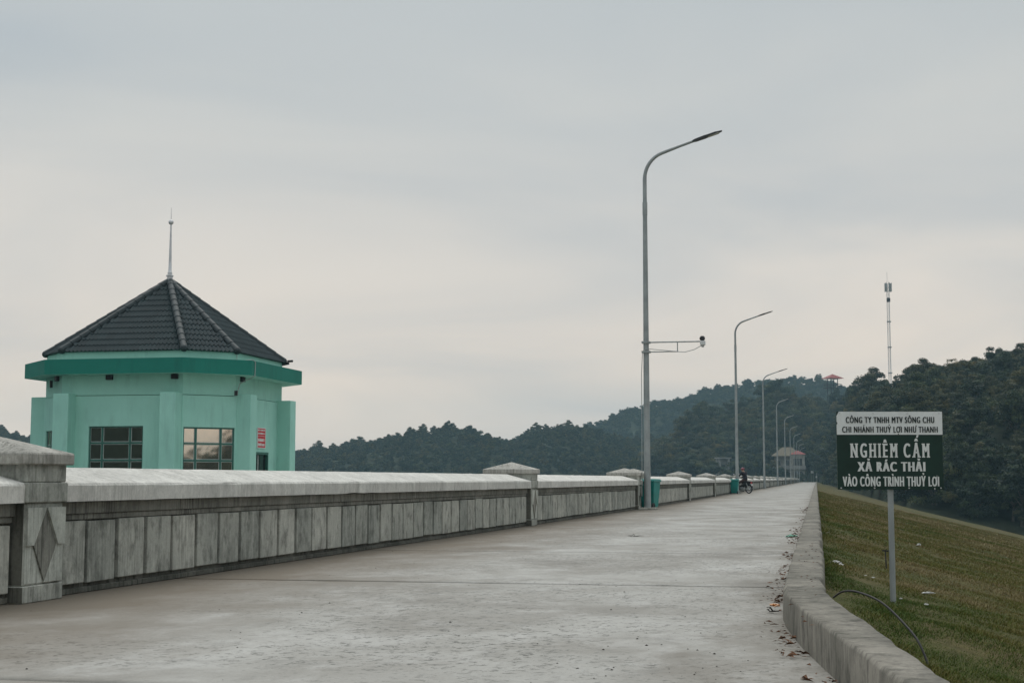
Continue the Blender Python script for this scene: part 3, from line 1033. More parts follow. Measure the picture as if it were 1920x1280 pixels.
# ================================================================== street lamps
def lamp_proto():
    r = empty('street_lamp')
    b = MB(); b.box(-0.27, 0.27, -0.27, 0.27, 0.0, 0.06)
    b.build('base_plate', M['wall'], r, 0.01)
    b = MB()
    b.tube([(0, 0, 0.05), (0, 0, 0.35), (0, 0, 9.25)], [0.112, 0.106, 0.070], 12)
    b.build('pole', M['steel'], r, smooth=True)
    b = MB(); b.tube([(0, 0, 9.2), (0, 0, 9.62)], 0.078, 12)
    b.build('collar', M['steel'], r, smooth=True)
    pts = [(0, 0, 9.5), (0, 0, 10.35)]
    for k in range(1, 9):                     # quarter bend, then a slightly rising arm
        a = R(9.2 * k)
        pts.append((0.78 * (1 - math.cos(a)), 0, 10.35 + 0.86 * math.sin(a)))
    pts += [(1.1, 0, 11.36), (1.62, 0, 11.53)]
    b = MB(); b.tube(pts, [0.064] * 2 + [0.058] * 8 + [0.045, 0.042], 10)
    b.build('arm', M['steel'], r, smooth=True)
    ax = Vector((0.955, 0, 0.30)).normalized()
    q = ax.to_track_quat('X', 'Z').to_matrix().to_4x4()
    q.translation = Vector((1.52, 0, 11.50))
    h = MB()
    prof = [(0.0, 0.05, 0.055), (0.10, 0.085, 0.075), (0.42, 0.11, 0.08), (0.46, 0.14, 0.05), (0.75, 0.145, 0.045), (0.97, 0.07, 0.018)]
    V, F = [], []
    for x, w, t in prof:
        V += [q @ Vector((x, -w, -t * 0.5)), q @ Vector((x, w, -t * 0.5)), q @ Vector((x, w, t * 0.5)), q @ Vector((x, -w, t * 0.5))]
    for k in range(len(prof) - 1):
        for j in range(4):
            F.append((k * 4 + j, k * 4 + (j + 1) % 4, k * 4 + 4 + (j + 1) % 4, k * 4 + 4 + j))
    F += [(3, 2, 1, 0), tuple(len(V) - 4 + j for j in range(4))]
    h.add(V, F)
    hd = h.build('lamp_head', M['lamp'], r, 0.006)
    ln = MB(); ln.box(0.5, 0.86, -0.1, 0.1, -0.036, -0.024, q)
    ln.build('lens', M['lens'], hd)
    return r
lamp = lamp_proto()
LAMPS = []
for i in range(10):
    s = 44.72 + 49.75 * i
    o = lamp if i == 0 else copy_tree(lamp)
    o.location = dam(s, -5.13 + min(i, 1) * 0.12)
    o.rotation_euler = (0, 0, -DAM + R(random.uniform(-2, 2)))
    if i == 0:
        prop(o, 'tall grey street lamp carrying a camera bracket, with a green bin behind it', 'street lamp', 'street lamps along the parapet')
    elif i == 1:
        prop(o, 'tall grey street lamp with a green bin and a parked motorbike at its foot', 'street lamp', 'street lamps along the parapet')
    else:
        prop(o, 'slim grey street lamp by the parapet beyond the motorbike', 'street lamp', 'street lamps along the parapet')
    LAMPS.append(o)
# surveillance camera on its bracket, clamped to the first pole
cm = empty('surveillance_camera', LAMPS[0].location + Vector((0, 0, 0)), -DAM, 'white security camera on a horizontal steel bracket clamped to a lamp pole', 'camera')
b = MB()
b.tube([(-0.12, -0.02, 5.18), (1.72, -0.02, 5.18)], 0.022, 8)
b.tube([(-0.14, -0.02, 4.88), (1.0, -0.02, 4.88)], 0.018, 8)
b.tube([(0.98, -0.02, 4.88), (0.98, -0.02, 5.18)], 0.016, 8)
b.build('bracket', M['steel'], cm)
b = MB(); b.box(-0.13, 0.13, -0.13, 0.13, 5.15, 5.21); b.box(-0.13, 0.13, -0.13, 0.13, 4.85, 4.91)
b.build('clamp', M['steel'], cm)
b = MB(); b.box(1.68, 1.84, -0.1, 0.08, 5.06, 5.20); b.tube([(1.76, 0, 5.06), (1.76, 0, 5.0)], 0.05, 10)
b.build('housing', M['white_steel'], cm, 0.015)
b = MB(); b.lathe([(0.05, 5.205), (0.085, 5.24), (0.085, 5.30), (0.05, 5.345)], 12, (1.75, -0.02, 0))
b.build('camera_head', M['black'], cm, smooth=True)
b = MB()
b.tube([(1.72, -0.03, 5.05), (1.5, -0.03, 4.93), (1.2, -0.03, 4.855), (0.98, -0.03, 4.875), (0.3, -0.03, 4.95), (0.05, -0.13, 4.97), (-0.1, -0.12, 4.9), (-0.14, -0.1, 4.2), (-0.145, -0.08, 2.5), (-0.16, -0.05, 0.4)], 0.011, 6)
b.build('cord', M['grey_cable'], cm)

# ================================================================== wheelie bins
def make_bin(loc, rz, label):
    r = empty('wheelie_bin', loc, rz, label, 'bin', 'green wheelie bins by the lamps')
    V, F = [], []
    rings = [(0.20, 0.19, 0.05), (0.205, 0.20, 0.10), (0.25, 0.26, 0.78), (0.255, 0.265, 0.86)]
    for wx, wy, z in rings:
        V += [(-wx, -wy, z), (wx, -wy, z), (wx, wy, z), (-wx, wy, z)]
    for k in range(len(rings) - 1):
        for j in range(4):
            F.append((k * 4 + j, k * 4 + (j + 1) % 4, k * 4 + 4 + (j + 1) % 4, k * 4 + 4 + j))
    F += [(3, 2, 1, 0), (12, 13, 14, 15)]
    MB().add(V, F).build('body', M['bin'], r, 0.02, 2)
    b = MB(); b.box(-0.275, 0.275, -0.285, 0.285, 0.845, 0.882)
    b.build('rim', M['bin'], r, 0.008)
    b = MB()
    b.add([(-0.28, -0.30, 0.884), (0.28, -0.30, 0.884), (0.28, 0.29, 0.884), (-0.28, 0.29, 0.884), (-0.25, -0.26, 0.935), (0.25, -0.26, 0.935), (0.25, 0.25, 0.945), (-0.25, 0.25, 0.945)],
          [(0, 3, 2, 1), (4, 5, 6, 7), (0, 1, 5, 4), (1, 2, 6, 5), (2, 3, 7, 6), (3, 0, 4, 7)])
    b.build('lid', M['bin'], r, 0.012)
    b = MB(); b.tube([(-0.22, 0.33, 0.87), (0.22, 0.33, 0.87)], 0.016, 8); b.box(-0.2, -0.17, 0.26, 0.335, 0.855, 0.885); b.box(0.17, 0.2, 0.26, 0.335, 0.855, 0.885)
    b.build('handle', M['bin'], r)
    for sx in (-1, 1):
        w = MB(); w.torus((sx * 0.22, 0.22, 0.10), (1, 0, 0), 0.07, 0.03, 16, 6); w.tube([(sx * 0.2, 0.22, 0.1), (sx * 0.24, 0.22, 0.1)], 0.06, 12)
        w.build('wheel', M['black'], r, smooth=True)
    return r
make_bin(dam(45.55, -5.15), R(150), 'green wheelie bin standing right behind the lamp pole with the camera bracket')
make_bin(dam(93.2, -5.12), R(175) - DAM, 'green wheelie bin in front of the person on the motorbike')

# ================================================================== intake tower
TC = Vector((-12.13, 50.6, 0))
toc = (Vector((0, 0, 0)) - TC); toc.z = 0; toc.normalize()
tower = empty('intake_tower', (TC.x, TC.y, 0), 0.0, 'mint green octagonal tower with a dark tiled roof behind the parapet', 'building')
base_ang = math.atan2(toc.x, -toc.y)           # turned to the right of -Y
def tdir(theta):
    a = base_ang + R(theta)
    return Vector((math.sin(a), -math.cos(a), 0))
TH = [7, 33, 97, 123, 187, 213, 277, 303]      # corners; long sides span 64 degrees, the cut corners 26
def ring_pts(Rr, z):
    return [tdir(t) * Rr + Vector((0, 0, z)) for t in TH]
def offset_ring(Rr, d, z):
    """the octagon with every side moved outwards by d"""
    out = []
    for i, t in enumerate(TH):
        tp, tn = TH[i - 1] - (360 if i == 0 else 0), TH[(i + 1) % 8] + (360 if i == 7 else 0)
        n1, n2 = tdir((tp + t) / 2), tdir((t + tn) / 2)
        p = tdir(t) * Rr
        k = (n1 + n2) / (1 + n1.dot(n2))
        out.append(p + k * d + Vector((0, 0, z)))
    return out
TR = 4.06
def prism(pa, pb, closed=True):
    n = len(pa)
    b = MB()
    F = [(i, (i + 1) % n, n + (i + 1) % n, n + i) for i in range(n)]
    if closed:
        F += [tuple(reversed(range(n))), tuple(range(n, 2 * n))]
    return b.add(pa + pb, F)
prism(ring_pts(TR, 3.68), ring_pts(TR, 5.16)).build('upper_wall', M['mint'], tower)
prism(offset_ring(TR, 0.03, -15.5), offset_ring(TR, 0.03, -0.9)).build('shaft', M['wall'], tower)
# lower wall, one side at a time, with real openings
def side(i):
    """origin, along-vector, outward normal, length of side i (corner i to i+1) of the lower wall"""
    ps = offset_ring(TR, 0.045, 0)
    a, b_ = ps[i], ps[(i + 1) % 8]
    L = (b_ - a).length
    u = (b_ - a) / L
    n = Vector((u.y, -u.x, 0))
    if n.dot((a + b_) / 2) < 0:
        n = -n
    return a, u, n, L
Z0, Z1 = -0.9, 3.66
def side_wall(i, holes):
    a, u, n, L = side(i)
    def P(x, z, d=0.0):
        return a + u * x + n * d + Vector((0, 0, z))
    b = MB()
    xs = sorted({0.0, L} | {h[0] for h in holes} | {h[1] for h in holes})
    zs = sorted({Z0, Z1} | {h[2] for h in holes} | {h[3] for h in holes})
    for p in range(len(xs) - 1):
        for q in range(len(zs) - 1):
            cx, cz = (xs[p] + xs[p + 1]) / 2, (zs[q] + zs[q + 1]) / 2
            if any(h[0] < cx < h[1] and h[2] < cz < h[3] for h in holes):
                continue
            b.add([P(xs[p], zs[q]), P(xs[p + 1], zs[q]), P(xs[p + 1], zs[q + 1]), P(xs[p], zs[q + 1])], [(0, 1, 2, 3)])
    for h in holes:
        x0, x1, z0, z1 = h
        D = -0.2
        for A, B in (((x0, z0), (x1, z0)), ((x1, z0), (x1, z1)), ((x1, z1), (x0, z1)), ((x0, z1), (x0, z0))):
            b.add([P(*A), P(*B), P(*B, D), P(*A, D)], [(0, 1, 2, 3)])
    b.add([P(0, Z1), P(L, Z1), P(L, Z1, -0.3), P(0, Z1, -0.3)], [(0, 1, 2, 3)])
    b.build('wall', M['mint'], tower)
    return P, L
def window(i, x0, x1, z0, z1, P, cols, rows, glass):
    w = MB()
    t = 0.045
    D = -0.05
    def bx(b, xa, xb, za, zb, d0, d1):
        b.add([P(xa, za, d0), P(xb, za, d0), P(xb, zb, d0), P(xa, zb, d0), P(xa, za, d1), P(xb, za, d1), P(xb, zb, d1), P(xa, zb, d1)],
              [(0, 1, 2, 3), (4, 5, 6, 7), (0, 1, 5, 4), (1, 2, 6, 5), (2, 3, 7, 6), (3, 0, 4, 7)])
    bx(w, x0, x1, z1 - t, z1, D - 0.05, D); bx(w, x0, x1, z0, z0 + t, D - 0.05, D)
    bx(w, x0, x0 + t, z0 + t, z1 - t, D - 0.05, D); bx(w, x1 - t, x1, z0 + t, z1 - t, D - 0.05, D)
    fr = w.build('window', M['frame'], tower)
    W, H = x1 - x0, z1 - z0
    xs = [x0 + W * c for c in cols]; zs = [z0 + H * r for r in rows]
    m = MB()
    for x in xs[1:-1]:
        bx(m, x - 0.03, x + 0.03, z0 + t, z1 - t, D - 0.047, D + 0.004)
    for z in zs[1:-1]:
        bx(m, x0 + t, x1 - t, z - 0.026, z + 0.026, D - 0.045, D + 0.008)
    m.build('mullion', M['frame'], fr)
    for p in range(len(xs) - 1):
        for q in range(len(zs) - 1):
            g = MB()
            tw = random.uniform(-0.006, 0.006); tz = random.uniform(-0.006, 0.006)
            a0, a1, c0, c1 = xs[p] + 0.012, xs[p + 1] - 0.012, zs[q] + 0.012, zs[q + 1] - 0.012
            bx(g, a0, a1, c0, c1, D - 0.036, D - 0.03)
            g.v = [(v[0] + tw * 0.0, v[1], v[2]) for v in g.v]
            g.build('pane', glass, fr)
            k = MB()                               # pale putty line round the pane
            e = 0.018
            f0, f1 = D - 0.029, D - 0.02
            i0, i1, j0, j1 = a0 + 0.022, a1 - 0.022, c0 + 0.022, c1 - 0.022
            bx(k, i0, i1, j0, j0 + e, f0, f1); bx(k, i0, i1, j1 - e, j1, f0, f1); bx(k, i0, i0 + e, j0 + e, j1 - e, f0, f1); bx(k, i1 - e, i1, j0 + e, j1 - e, f0, f1)
            k.build('putty', M['frame_pale'], fr)
    return fr
# order of sides: 0 chamfer (7..33), 1 right (33..97), 7 front-left (303..367), 6 left chamfer (277..303)
Lc = side(0)[3]; Ll = side(1)[3]
P0, _ = side_wall(0, [(0.05, Lc - 0.05, 1.0, 2.62)])
window(0, 0.05, Lc - 0.05, 1.0, 2.62, P0, (0, 0.25, 0.74, 1), (0, 0.33, 0.67, 1), M['glass'])
P7, _ = side_wall(7, [(1.06, 2.98, 1.0, 2.66)])
window(7, 1.06, 2.98, 1.0, 2.66, P7, (0, 0.24, 0.75, 1), (0, 0.33, 0.67, 1), M['glass_dark_refl'])  # pane colour darkened to paint in the dark hill it mirrors
P6, _ = side_wall(6, [(0.3, Lc - 0.12, 1.0, 2.55)])
window(6, 0.3, Lc - 0.12, 1.0, 2.55, P6, (0, 0.3, 0.7, 1), (0, 0.33, 0.67, 1), M['glass'])
P1, _ = side_wall(1, [(1.35, 2.95, -0.6, 1.86)])
for i in (2, 3, 4, 5):
    side_wall(i, [])
# doorway: frame, two glazed leaves standing in the dark
def boxP(P, xa, xb, za, zb, d0, d1):
    return MB().add([P(xa, za, d0), P(xb, za, d0), P(xb, zb, d0), P(xa, zb, d0), P(xa, za, d1), P(xb, za, d1), P(xb, zb, d1), P(xa, zb, d1)],
                    [(0, 1, 2, 3), (4, 5, 6, 7), (0, 1, 5, 4), (1, 2, 6, 5), (2, 3, 7, 6), (3, 0, 4, 7)])
fd = boxP(P1, 1.35, 2.95, 1.78, 1.86, -0.12, 0.012)
fd.v += boxP(P1, 1.35, 1.42, -0.6, 1.78, -0.12, 0.012).v; fd.f += [tuple(i + 8 for i in f) for f in fd.f[:6]]; fd.m += [0] * 6
fd.v += boxP(P1, 2.88, 2.95, -0.6, 1.78, -0.12, 0.012).v; fd.f += [tuple(i + 16 for i in f) for f in fd.f[:6]]; fd.m += [0] * 6
door = fd.build('door', M['frame'], tower)
for x0 in (1.43, 2.17):
    boxP(P1, x0, x0 + 0.70, -0.6, 1.77, -0.10, -0.07).build('door_leaf', M['dark_glass'], door)
boxP(P1, 2.125, 2.165, -0.6, 1.77, -0.11, -0.05).build('door_post', M['frame_pale'], door)
# inner core keeps the rooms dark
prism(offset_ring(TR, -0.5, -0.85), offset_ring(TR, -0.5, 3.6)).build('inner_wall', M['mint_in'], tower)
# pilasters at both ends of each long side
for i in (1, 3, 5, 7):
    a, u, n, L = side(i)
    for x0 in (0.02, L - 0.57):
        b = MB()
        V = [a + u * x + n * d + Vector((0, 0, z)) for z in (-0.9, 3.72) for x, d in ((x0, -0.1), (x0 + 0.55, -0.1), (x0 + 0.55, 0.5), (x0, 0.5))]
        b.add(V, [(3, 2, 1, 0), (4, 5, 6, 7), (0, 1, 5, 4), (1, 2, 6, 5), (2, 3, 7, 6), (3, 0, 4, 7)])
        b.build('pilaster', M['mint'], tower, 0.012)
# canopy ring with dark green fascia and pale soffit
oo, ii = offset_ring(TR, 0.66, 0), offset_ring(TR, -0.02, 0)
ring = MB()
zt, zb = 4.83, 4.34
def ringquad(b, A, za, B, zb_):
    for i in range(8):
        j = (i + 1) % 8
        b.add([A[i] + Vector((0, 0, za)), A[j] + Vector((0, 0, za)), B[j] + Vector((0, 0, zb_)), B[i] + Vector((0, 0, zb_))], [(0, 1, 2, 3)])
ringquad(ring, oo, zb, oo, zt)
o2 = offset_ring(TR, 0.54, 0)
ringquad(ring, oo, zt, o2, zt)
ringquad(ring, o2, zt, o2, zb + 0.16)
can = ring.build('canopy', M['fascia'], tower)
so = MB()
ringquad(so, o2, zb + 0.16, ii, zb + 0.16); ringquad(so, oo, zb, offset_ring(TR, -0.02, 0), zb + 0.015)
so.build('soffit', M['mint'], can)
# brackets / vents under the canopy
for i, x in ((7, 1.75), (7, 2.95 + 1.1), (1, 0.5), (6, 1.45)):
    a, u, n, L = side(i)
    p = a + u * x
    b = MB()
    q = Matrix(((u.x, n.x, 0, p.x), (u.y, n.y, 0, p.y), (0, 0, 1, 0), (0, 0, 0, 1)))
    b.box(-0.11, 0.11, -0.05, 0.06, 4.18, 4.34, q)
    b.build('drain_box', M['black'], tower)

# --- roof: battened pyramid with single interlocking tiles
RE, ZE, ZA = 4.10, 5.14, 7.9
apex = Vector((0, 0, ZA))
ep = [tdir(t) * RE + Vector((0, 0, ZE)) for t in TH]
rb = MB()
rb.add([p - Vector((0, 0, 0.02)) for p in ep] + [apex - Vector((0, 0, 0.02))], [(i, (i + 1) % 8, 8) for i in range(8)] + [tuple(reversed(range(8)))])
roof = rb.build('roof', M['hip'], tower)
def tile_geo(w, l):
    """one double-roll tile: x across, y up the slope"""
    nx = 9
    V, F = [], []
    for r, (y, lift) in enumerate(((0.0, 0.056), (l, 0.030))):
        for k in range(nx):
            x = w * k / (nx - 1)
            ph = 4 * math.pi * k / (nx - 1)
            V.append((x, y, lift + 0.034 * math.sin(ph)))
    for k in range(nx):
        V.append((V[k][0], 0.006, V[k][2] - 0.03))
    for k in range(nx - 1):
        F.append((k, k + 1, nx + k + 1, nx + k))
        F.append((2 * nx + k, 2 * nx + k + 1, k + 1, k))
    return V, F
TW, TL = 0.29, 0.352
tV, tF = tile_geo(TW, TL + 0.05)
tile_me = bpy.data.meshes.new('tile')
tile_me.from_pydata(tV, [], tF)
tile_me.materials.append(M['tile'])
tile_me.polygons.foreach_set('use_smooth', [True] * len(tile_me.polygons))
tile_me.set_sharp_from_angle(angle=R(50))
for i in range(8):
    a, b_ = ep[i], ep[(i + 1) % 8]
    u = (b_ - a).normalized()
    mid = (a + b_) / 2
    up_ = (apex - mid); SL = up_.length; up_ /= SL
    n = u.cross(up_)
    if n.z < 0:
        u = -u; a, b_ = b_, a; n = u.cross(up_)
    Lf = (b_ - a).length
    rows = int(math.ceil(SL / TL))
    rest = MB()
    for r in range(rows):
        y = r * TL - 0.06
        w0 = Lf / 2 * (1 - max(0, y) / SL)
        if w0 < 0.05:
            continue
        off = 0
        kx = int(math.floor((-w0 + off) / TW)) - 1
        x = kx * TW
        while x < w0:
            x0, x1 = x, x + TW
            if x1 > -w0 and x0 < w0:
                ytop = y + TL + 0.05
                wt = Lf / 2 * (1 - max(0, ytop) / SL)
                full = x0 >= -wt and x1 <= wt
                Mx = Matrix(((u.x, up_.x, n.x, mid.x), (u.y, up_.y, n.y, mid.y), (u.z, up_.z, n.z, mid.z), (0, 0, 0, 1)))
                loc = Mx @ Matrix.Translation((x0, y, 0))
                if i in (0, 1, 6, 7):
                    if full:
                        o = link('tile', tile_me, None, roof)
                    else:
                        bm = bmesh.new()
                        bm.from_mesh(tile_me)
                        # cut along the hips
                        for sg in (-1, 1):
                            corner = Vector((sg * Lf / 2 - x0, -y, 0)); top = Vector((-x0, SL - y, 0))
                            dv_ = (top - corner).normalized()
                            nn = Vector((dv_.y, -dv_.x, 0)) * (1 if sg > 0 else -1)
                            bmesh.ops.bisect_plane(bm, geom=bm.verts[:] + bm.edges[:] + bm.faces[:], plane_co=corner, plane_no=nn, clear_outer=True)
                        if len(bm.faces) == 0:
                            bm.free(); x += TW; continue
                        me = bpy.data.meshes.new('tile')
                        bm.to_mesh(me); bm.free()
                        o = link('tile', me, M['tile'], roof)
                    o.matrix_local = loc
                else:
                    vs = []
                    for v in tV:
                        lim = Lf / 2 * (1 - max(0, v[1] + y) / SL)
                        vs.append(loc @ Vector((min(max(v[0] + x0, -lim), lim) - x0, v[1], v[2])))
                    rest.add(vs, tF)
            x += TW
    if rest.v:
        prop(rest.build('tile_field', M['tile'], roof), kind='stuff')
for i in range(8):
    h = MB()
    a = ep[i] + tdir(TH[i]) * 0.0
    L = (apex - a).length
    ns = 12
    pts, rad = [], []
    for k in range(ns):
        for f, rr in ((0.0, 0.128), (0.97, 0.112)):
            pts.append(a.lerp(apex + Vector((0, 0, -0.02)), (k + f) / ns) + Vector((0, 0, 0.045))); rad.append(rr)
    h.tube(pts, rad, 12)
    h.ell(pts[0], (0.135, 0.135, 0.125), 12, 8)
    h.build('hip_roll', M['hip'], roof, smooth=True)
# spire
sp_ = MB()
sp_.lathe([(0.14, 7.82), (0.14, 7.97), (0.10, 7.98), (0.10, 8.06), (0.13, 8.08), (0.13, 8.12), (0.08, 8.14), (0.085, 8.22), (0.06, 8.25), (0.052, 8.6), (0.026, 9.98)], 14)
spire = sp_.build('spire', M['silver'], tower, smooth=True)
b = MB(); b.ell((0, 0, 10.02), (0.092, 0.092, 0.09), 16, 10); b.build('ball', M['silver'], spire, smooth=True)
b = MB(); b.tube([(0, 0, 10.05), (0, 0, 10.55)], [0.014, 0.006], 8); b.build('finial_rod', M['silver'], spire)
# red notice over the door
NX0, NX1, NZ0, NZ1 = 1.86, 2.58, 2.02, 2.68
nb = boxP(P1, NX0, NX1, NZ0, NZ1, 0.004, 0.03).build('notice_board', M['red'], tower)
bd = MB()
for q in (boxP(P1, NX0 - 0.02, NX0, NZ0 - 0.02, NZ1 + 0.02, 0.002, 0.036), boxP(P1, NX1, NX1 + 0.02, NZ0 - 0.02, NZ1 + 0.02, 0.002, 0.036), boxP(P1, NX0, NX1, NZ0 - 0.02, NZ0, 0.002, 0.036), boxP(P1, NX0, NX1, NZ1, NZ1 + 0.02, 0.002, 0.036)):
    bd.add(q.v, q.f)
bd.build('border', M['sign_white'], nb)
tx = MB()
random.seed(3)
for z, h, m_ in ((2.59, 0.06, 0.03), (2.475, 0.06, 0.03), (2.225, 0.11, 0.05), (2.075, 0.10, 0.04)):
    x = NX0 + m_
    while x < NX1 - m_ - 0.03:                  # unreadable at this size: strokes with the rhythm of letters
        w = random.uniform(0.02, 0.045)
        q = boxP(P1, x, min(x + w, NX1 - m_), z, z + h * random.uniform(0.75, 1.0), 0.031, 0.034)
        tx.add(q.v, q.f)
        x += w + random.choice((0.012, 0.012, 0.014, 0.03))
q = boxP(P1, NX0 + 0.01, NX1 - 0.01, 2.405, 2.415, 0.031, 0.034); tx.add(q.v, q.f)
tx.build('lettering', M['sign_text'], nb)
# cameras and loose cable on the tower
a1, u1, n1, L1 = side(1)
b = MB()
p = ep[2] + Vector((0, 0, -0.08))
d = tdir(60)
b.bar(p - d * 0.1, p + d * 0.22 + Vector((0, 0, 0.05)), 0.1, 0.1); b.bar(p + tdir(97) * 0.15 + Vector((0, 0, 0.12)), p + tdir(97) * 0.35 + Vector((0, 0, 0.14)), 0.08, 0.08)
b.build('security_camera', M['black'], tower, 0.01)
cb = MB()
r0 = oo[1]
pts = [ep[1] + Vector((0, 0, -0.05)), ep[1] + Vector((0, 0, -0.3)), r0 + u1 * 0.1 + Vector((0, 0, 4.86)), r0 + u1 * 0.25 + n1 * 0.03 + Vector((0, 0, 4.80)), r0 + u1 * 0.22 + n1 * 0.03 + Vector((0, 0, 4.33)), a1 + u1 * 0.15 + n1 * 0.05 + Vector((0, 0, 4.1)), a1 + n1 * 0.03 + Vector((0, 0, 3.8)), a1 - u1 * 0.2 + n1 * 0.12 + Vector((0, 0, 3.72))]
cb.tube(pts, 0.014, 6)
cb.build('cord', M['grey_cable'], tower)
b = MB(); q = a1 + tdir(20) * 0.1 - u1 * 0.15; b.box(q.x - 0.05, q.x + 0.05, q.y - 0.05, q.y + 0.05, 3.68, 3.84)
b.build('junction_box', M['black'], tower)
b = MB(); q = P6(1.2, 4.2, 0.12); b.bar(q, q + Vector((0.02, -0.05, -0.22)), 0.09, 0.09)
b.build('floodlight', M['black'], tower)

# ================================================================== prohibition sign
SZ = 11.75
def wx(u): return (u - 960) / FPX * SZ
def wz(y): return EYE + (898 - y) / FPX * SZ
sg = empty('notice_sign', (wx(1668.5), SZ, -0.15), 0.0, 'dark green and white no littering notice board on a metal post in the grass', 'sign')
OX, OZ = wx(1668.5), -0.15
b = MB()
b.tube([(0, 0.045, -0.35), (0, 0.045, wz(790) - OZ)], 0.024, 12)
b.build('post', M['steel'], sg, smooth=True)
X0, X1, Y0, Y1, YM = wx(1568) - OX, wx(1766) - OX, wz(917) - OZ, wz(772) - OZ, wz(815) - OZ
b = MB(); b.box(X0, X1, 0.002, 0.018, Y0, Y1)
board = b.build('board', M['sign_green'], sg, 0.002)
b = MB()                                         # the white header is chipped at its outer corner
b.add([(X0 + 0.02, -0.001, Y1), (X1, -0.001, Y1), (X1, -0.001, YM), (X0, -0.001, YM), (X0, -0.001, Y1 - 0.105), (X0 + 0.007, -0.001, Y1 - 0.098), (X0 + 0.006, -0.001, Y1 - 0.088), (X0, -0.001, Y1 - 0.082), (X0, -0.001, Y1 - 0.035)], [tuple(range(9))])
b.build('header', M['sign_white'], board)
b = MB()
for ux in (0.03, 0.345, 0.67, 0.97):
    for yy in (Y0 + 0.012, Y1 - 0.012):
        xx = X0 + (X1 - X0) * ux
        b.tube([(xx, 0.002, yy), (xx, -0.006, yy)], 0.006, 8)
b.build('screw', M['silver'], board)
def cap_height(off):
    cu = bpy.data.curves.new('probe', 'FONT'); cu.body = 'H'; cu.offset = off
    o = bpy.data.objects.new('probe', cu); COL.objects.link(o)
    bpy.context.view_layer.update()
    me = bpy.data.meshes.new_from_object(o.evaluated_get(bpy.context.evaluated_depsgraph_get()))
    ys = [v.co.y for v in me.vertices]
    bpy.data.objects.remove(o); bpy.data.curves.remove(cu); bpy.data.meshes.remove(me)
    return min(ys), max(ys)
def glyphs(txt, spacing=1.0):
    cu = bpy.data.curves.new('lettering', 'FONT')
    cu.body = txt; cu.space_character = spacing; cu.resolution_u = 4
    o = bpy.data.objects.new('probe', cu); COL.objects.link(o)
    bpy.context.view_layer.update()
    me = bpy.data.meshes.new_from_object(o.evaluated_get(bpy.context.evaluated_depsgraph_get()))
    bpy.data.objects.remove(o); bpy.data.curves.remove(cu)
    V = [(v.co.x, v.co.y) for v in me.vertices]
    F = [tuple(p.vertices) for p in me.polygons]
    bpy.data.meshes.remove(me)
    return V, F
def letters(txt, u0, u1, yt, yb, mat, bold, spacing=1.0, slab_serif=False):
    """painted capitals: the font's outline, thickened by a few offset coats"""
    lo, hi = cap_height(0.0)
    out = MB()
    lines, bars = [], []
    if slab_serif:
        x = 0.0
        for ch in txt:
            if ch == ' ':
                x += 0.40; continue
            V, F = glyphs(ch)
            xa = min(v[0] for v in V); xb = max(v[0] for v in V)
            V = [(v[0] - xa + x, v[1]) for v in V]
            lines.append((V, F))
            w = xb - xa
            sw = 0.175
            H_ = hi - lo
            def bar(c, z0):
                bars.append(([(c - sw, z0), (c + sw, z0), (c + sw, z0 + H_ * 0.085), (c - sw, z0 + H_ * 0.085)], [(0, 1, 2, 3)]))
            st = 0.055
            if ch in 'NHM':
                for c in (x + st, x + w - st):
                    bar(c, lo); bar(c, hi - H_ * 0.085)
            elif ch == 'I':
                bar(x + w / 2, lo); bar(x + w / 2, hi - H_ * 0.085)
            elif ch == 'Ê':
                bar(x + st - 0.02, lo); bar(x + st - 0.02, hi - H_ * 0.085)
            elif ch == 'Ấ':
                bar(x + 0.03, lo); bar(x + w - 0.03, lo)
            x += w + 0.40
    else:
        lines.append(glyphs(txt.replace('Ợ', 'O'), spacing))
        x_first = min(v[0] for v in lines[0][0])
        gO = glyphs('O')[0]
        wO = max(v[0] for v in gO) - min(v[0] for v in gO)
        H_ = hi - lo
        for i, ch in enumerate(txt):
            if ch == 'Ợ':                     # horn and under-dot drawn by hand
                xr = max(v[0] for v in glyphs(txt[:i].replace('Ợ', 'O') + 'O', spacing)[0])
                bars.append(([(xr - 0.10, hi - 0.16), (xr + 0.06, hi - 0.10), (xr + 0.09, hi + 0.08), (xr + 0.0, hi + 0.08), (xr - 0.02, hi - 0.02), (xr - 0.13, hi - 0.06)], [(0, 1, 2, 5), (1, 2, 3, 4)]))
                cx = xr - wO / 2
                bars.append(([(cx + 0.085 * math.cos(a), lo - 0.17 + 0.07 * math.sin(a)) for a in np.linspace(0, 2 * math.pi, 9)[:-1]], [tuple(range(8))]))
    xs = [v[0] for V, F in lines for v in V]
    xa, xb = min(xs) - bold, max(xs) + bold
    kx = (wx(u1) - wx(u0)) / (xb - xa)
    ky = (wz(yt) - wz(yb)) / (hi - lo)
    k = 0
    for dx, dy in ((-bold, 0), (-bold / 2, 0), (0, 0), (bold / 2, 0), (bold, 0)):
        for V, F in lines:
            out.add([((x + dx - xa) * kx + wx(u0) - OX, -0.0040 - 0.00025 * k, (y + dy - lo) * ky + wz(yb) - OZ) for x, y in V], F)
        k += 1
    for V, F in bars:
        out.add([((x - xa) * kx + wx(u0) - OX, -0.0056, (y - lo) * ky + wz(yb) - OZ) for x, y in V], F)
    return out.build('lettering', mat, board)
letters('CÔNG TY TNHH MTV SÔNG CHU', 1585, 1751, 782, 793.2, M['sign_ink'], 0.055, 1.2)
letters('CHI NHÁNH THUỶ LỢI NHƯ THANH', 1578, 1757, 800, 811, M['sign_ink'], 0.05, 1.2)
letters('NGHIÊM CẤM', 1593, 1740, 831.5, 857.5, M['sign_text'], 0.06, 1.0, True)
letters('XẢ RÁC THẢI', 1605, 1732, 866, 883.3, M['sign_text'], 0.08, 1.28)
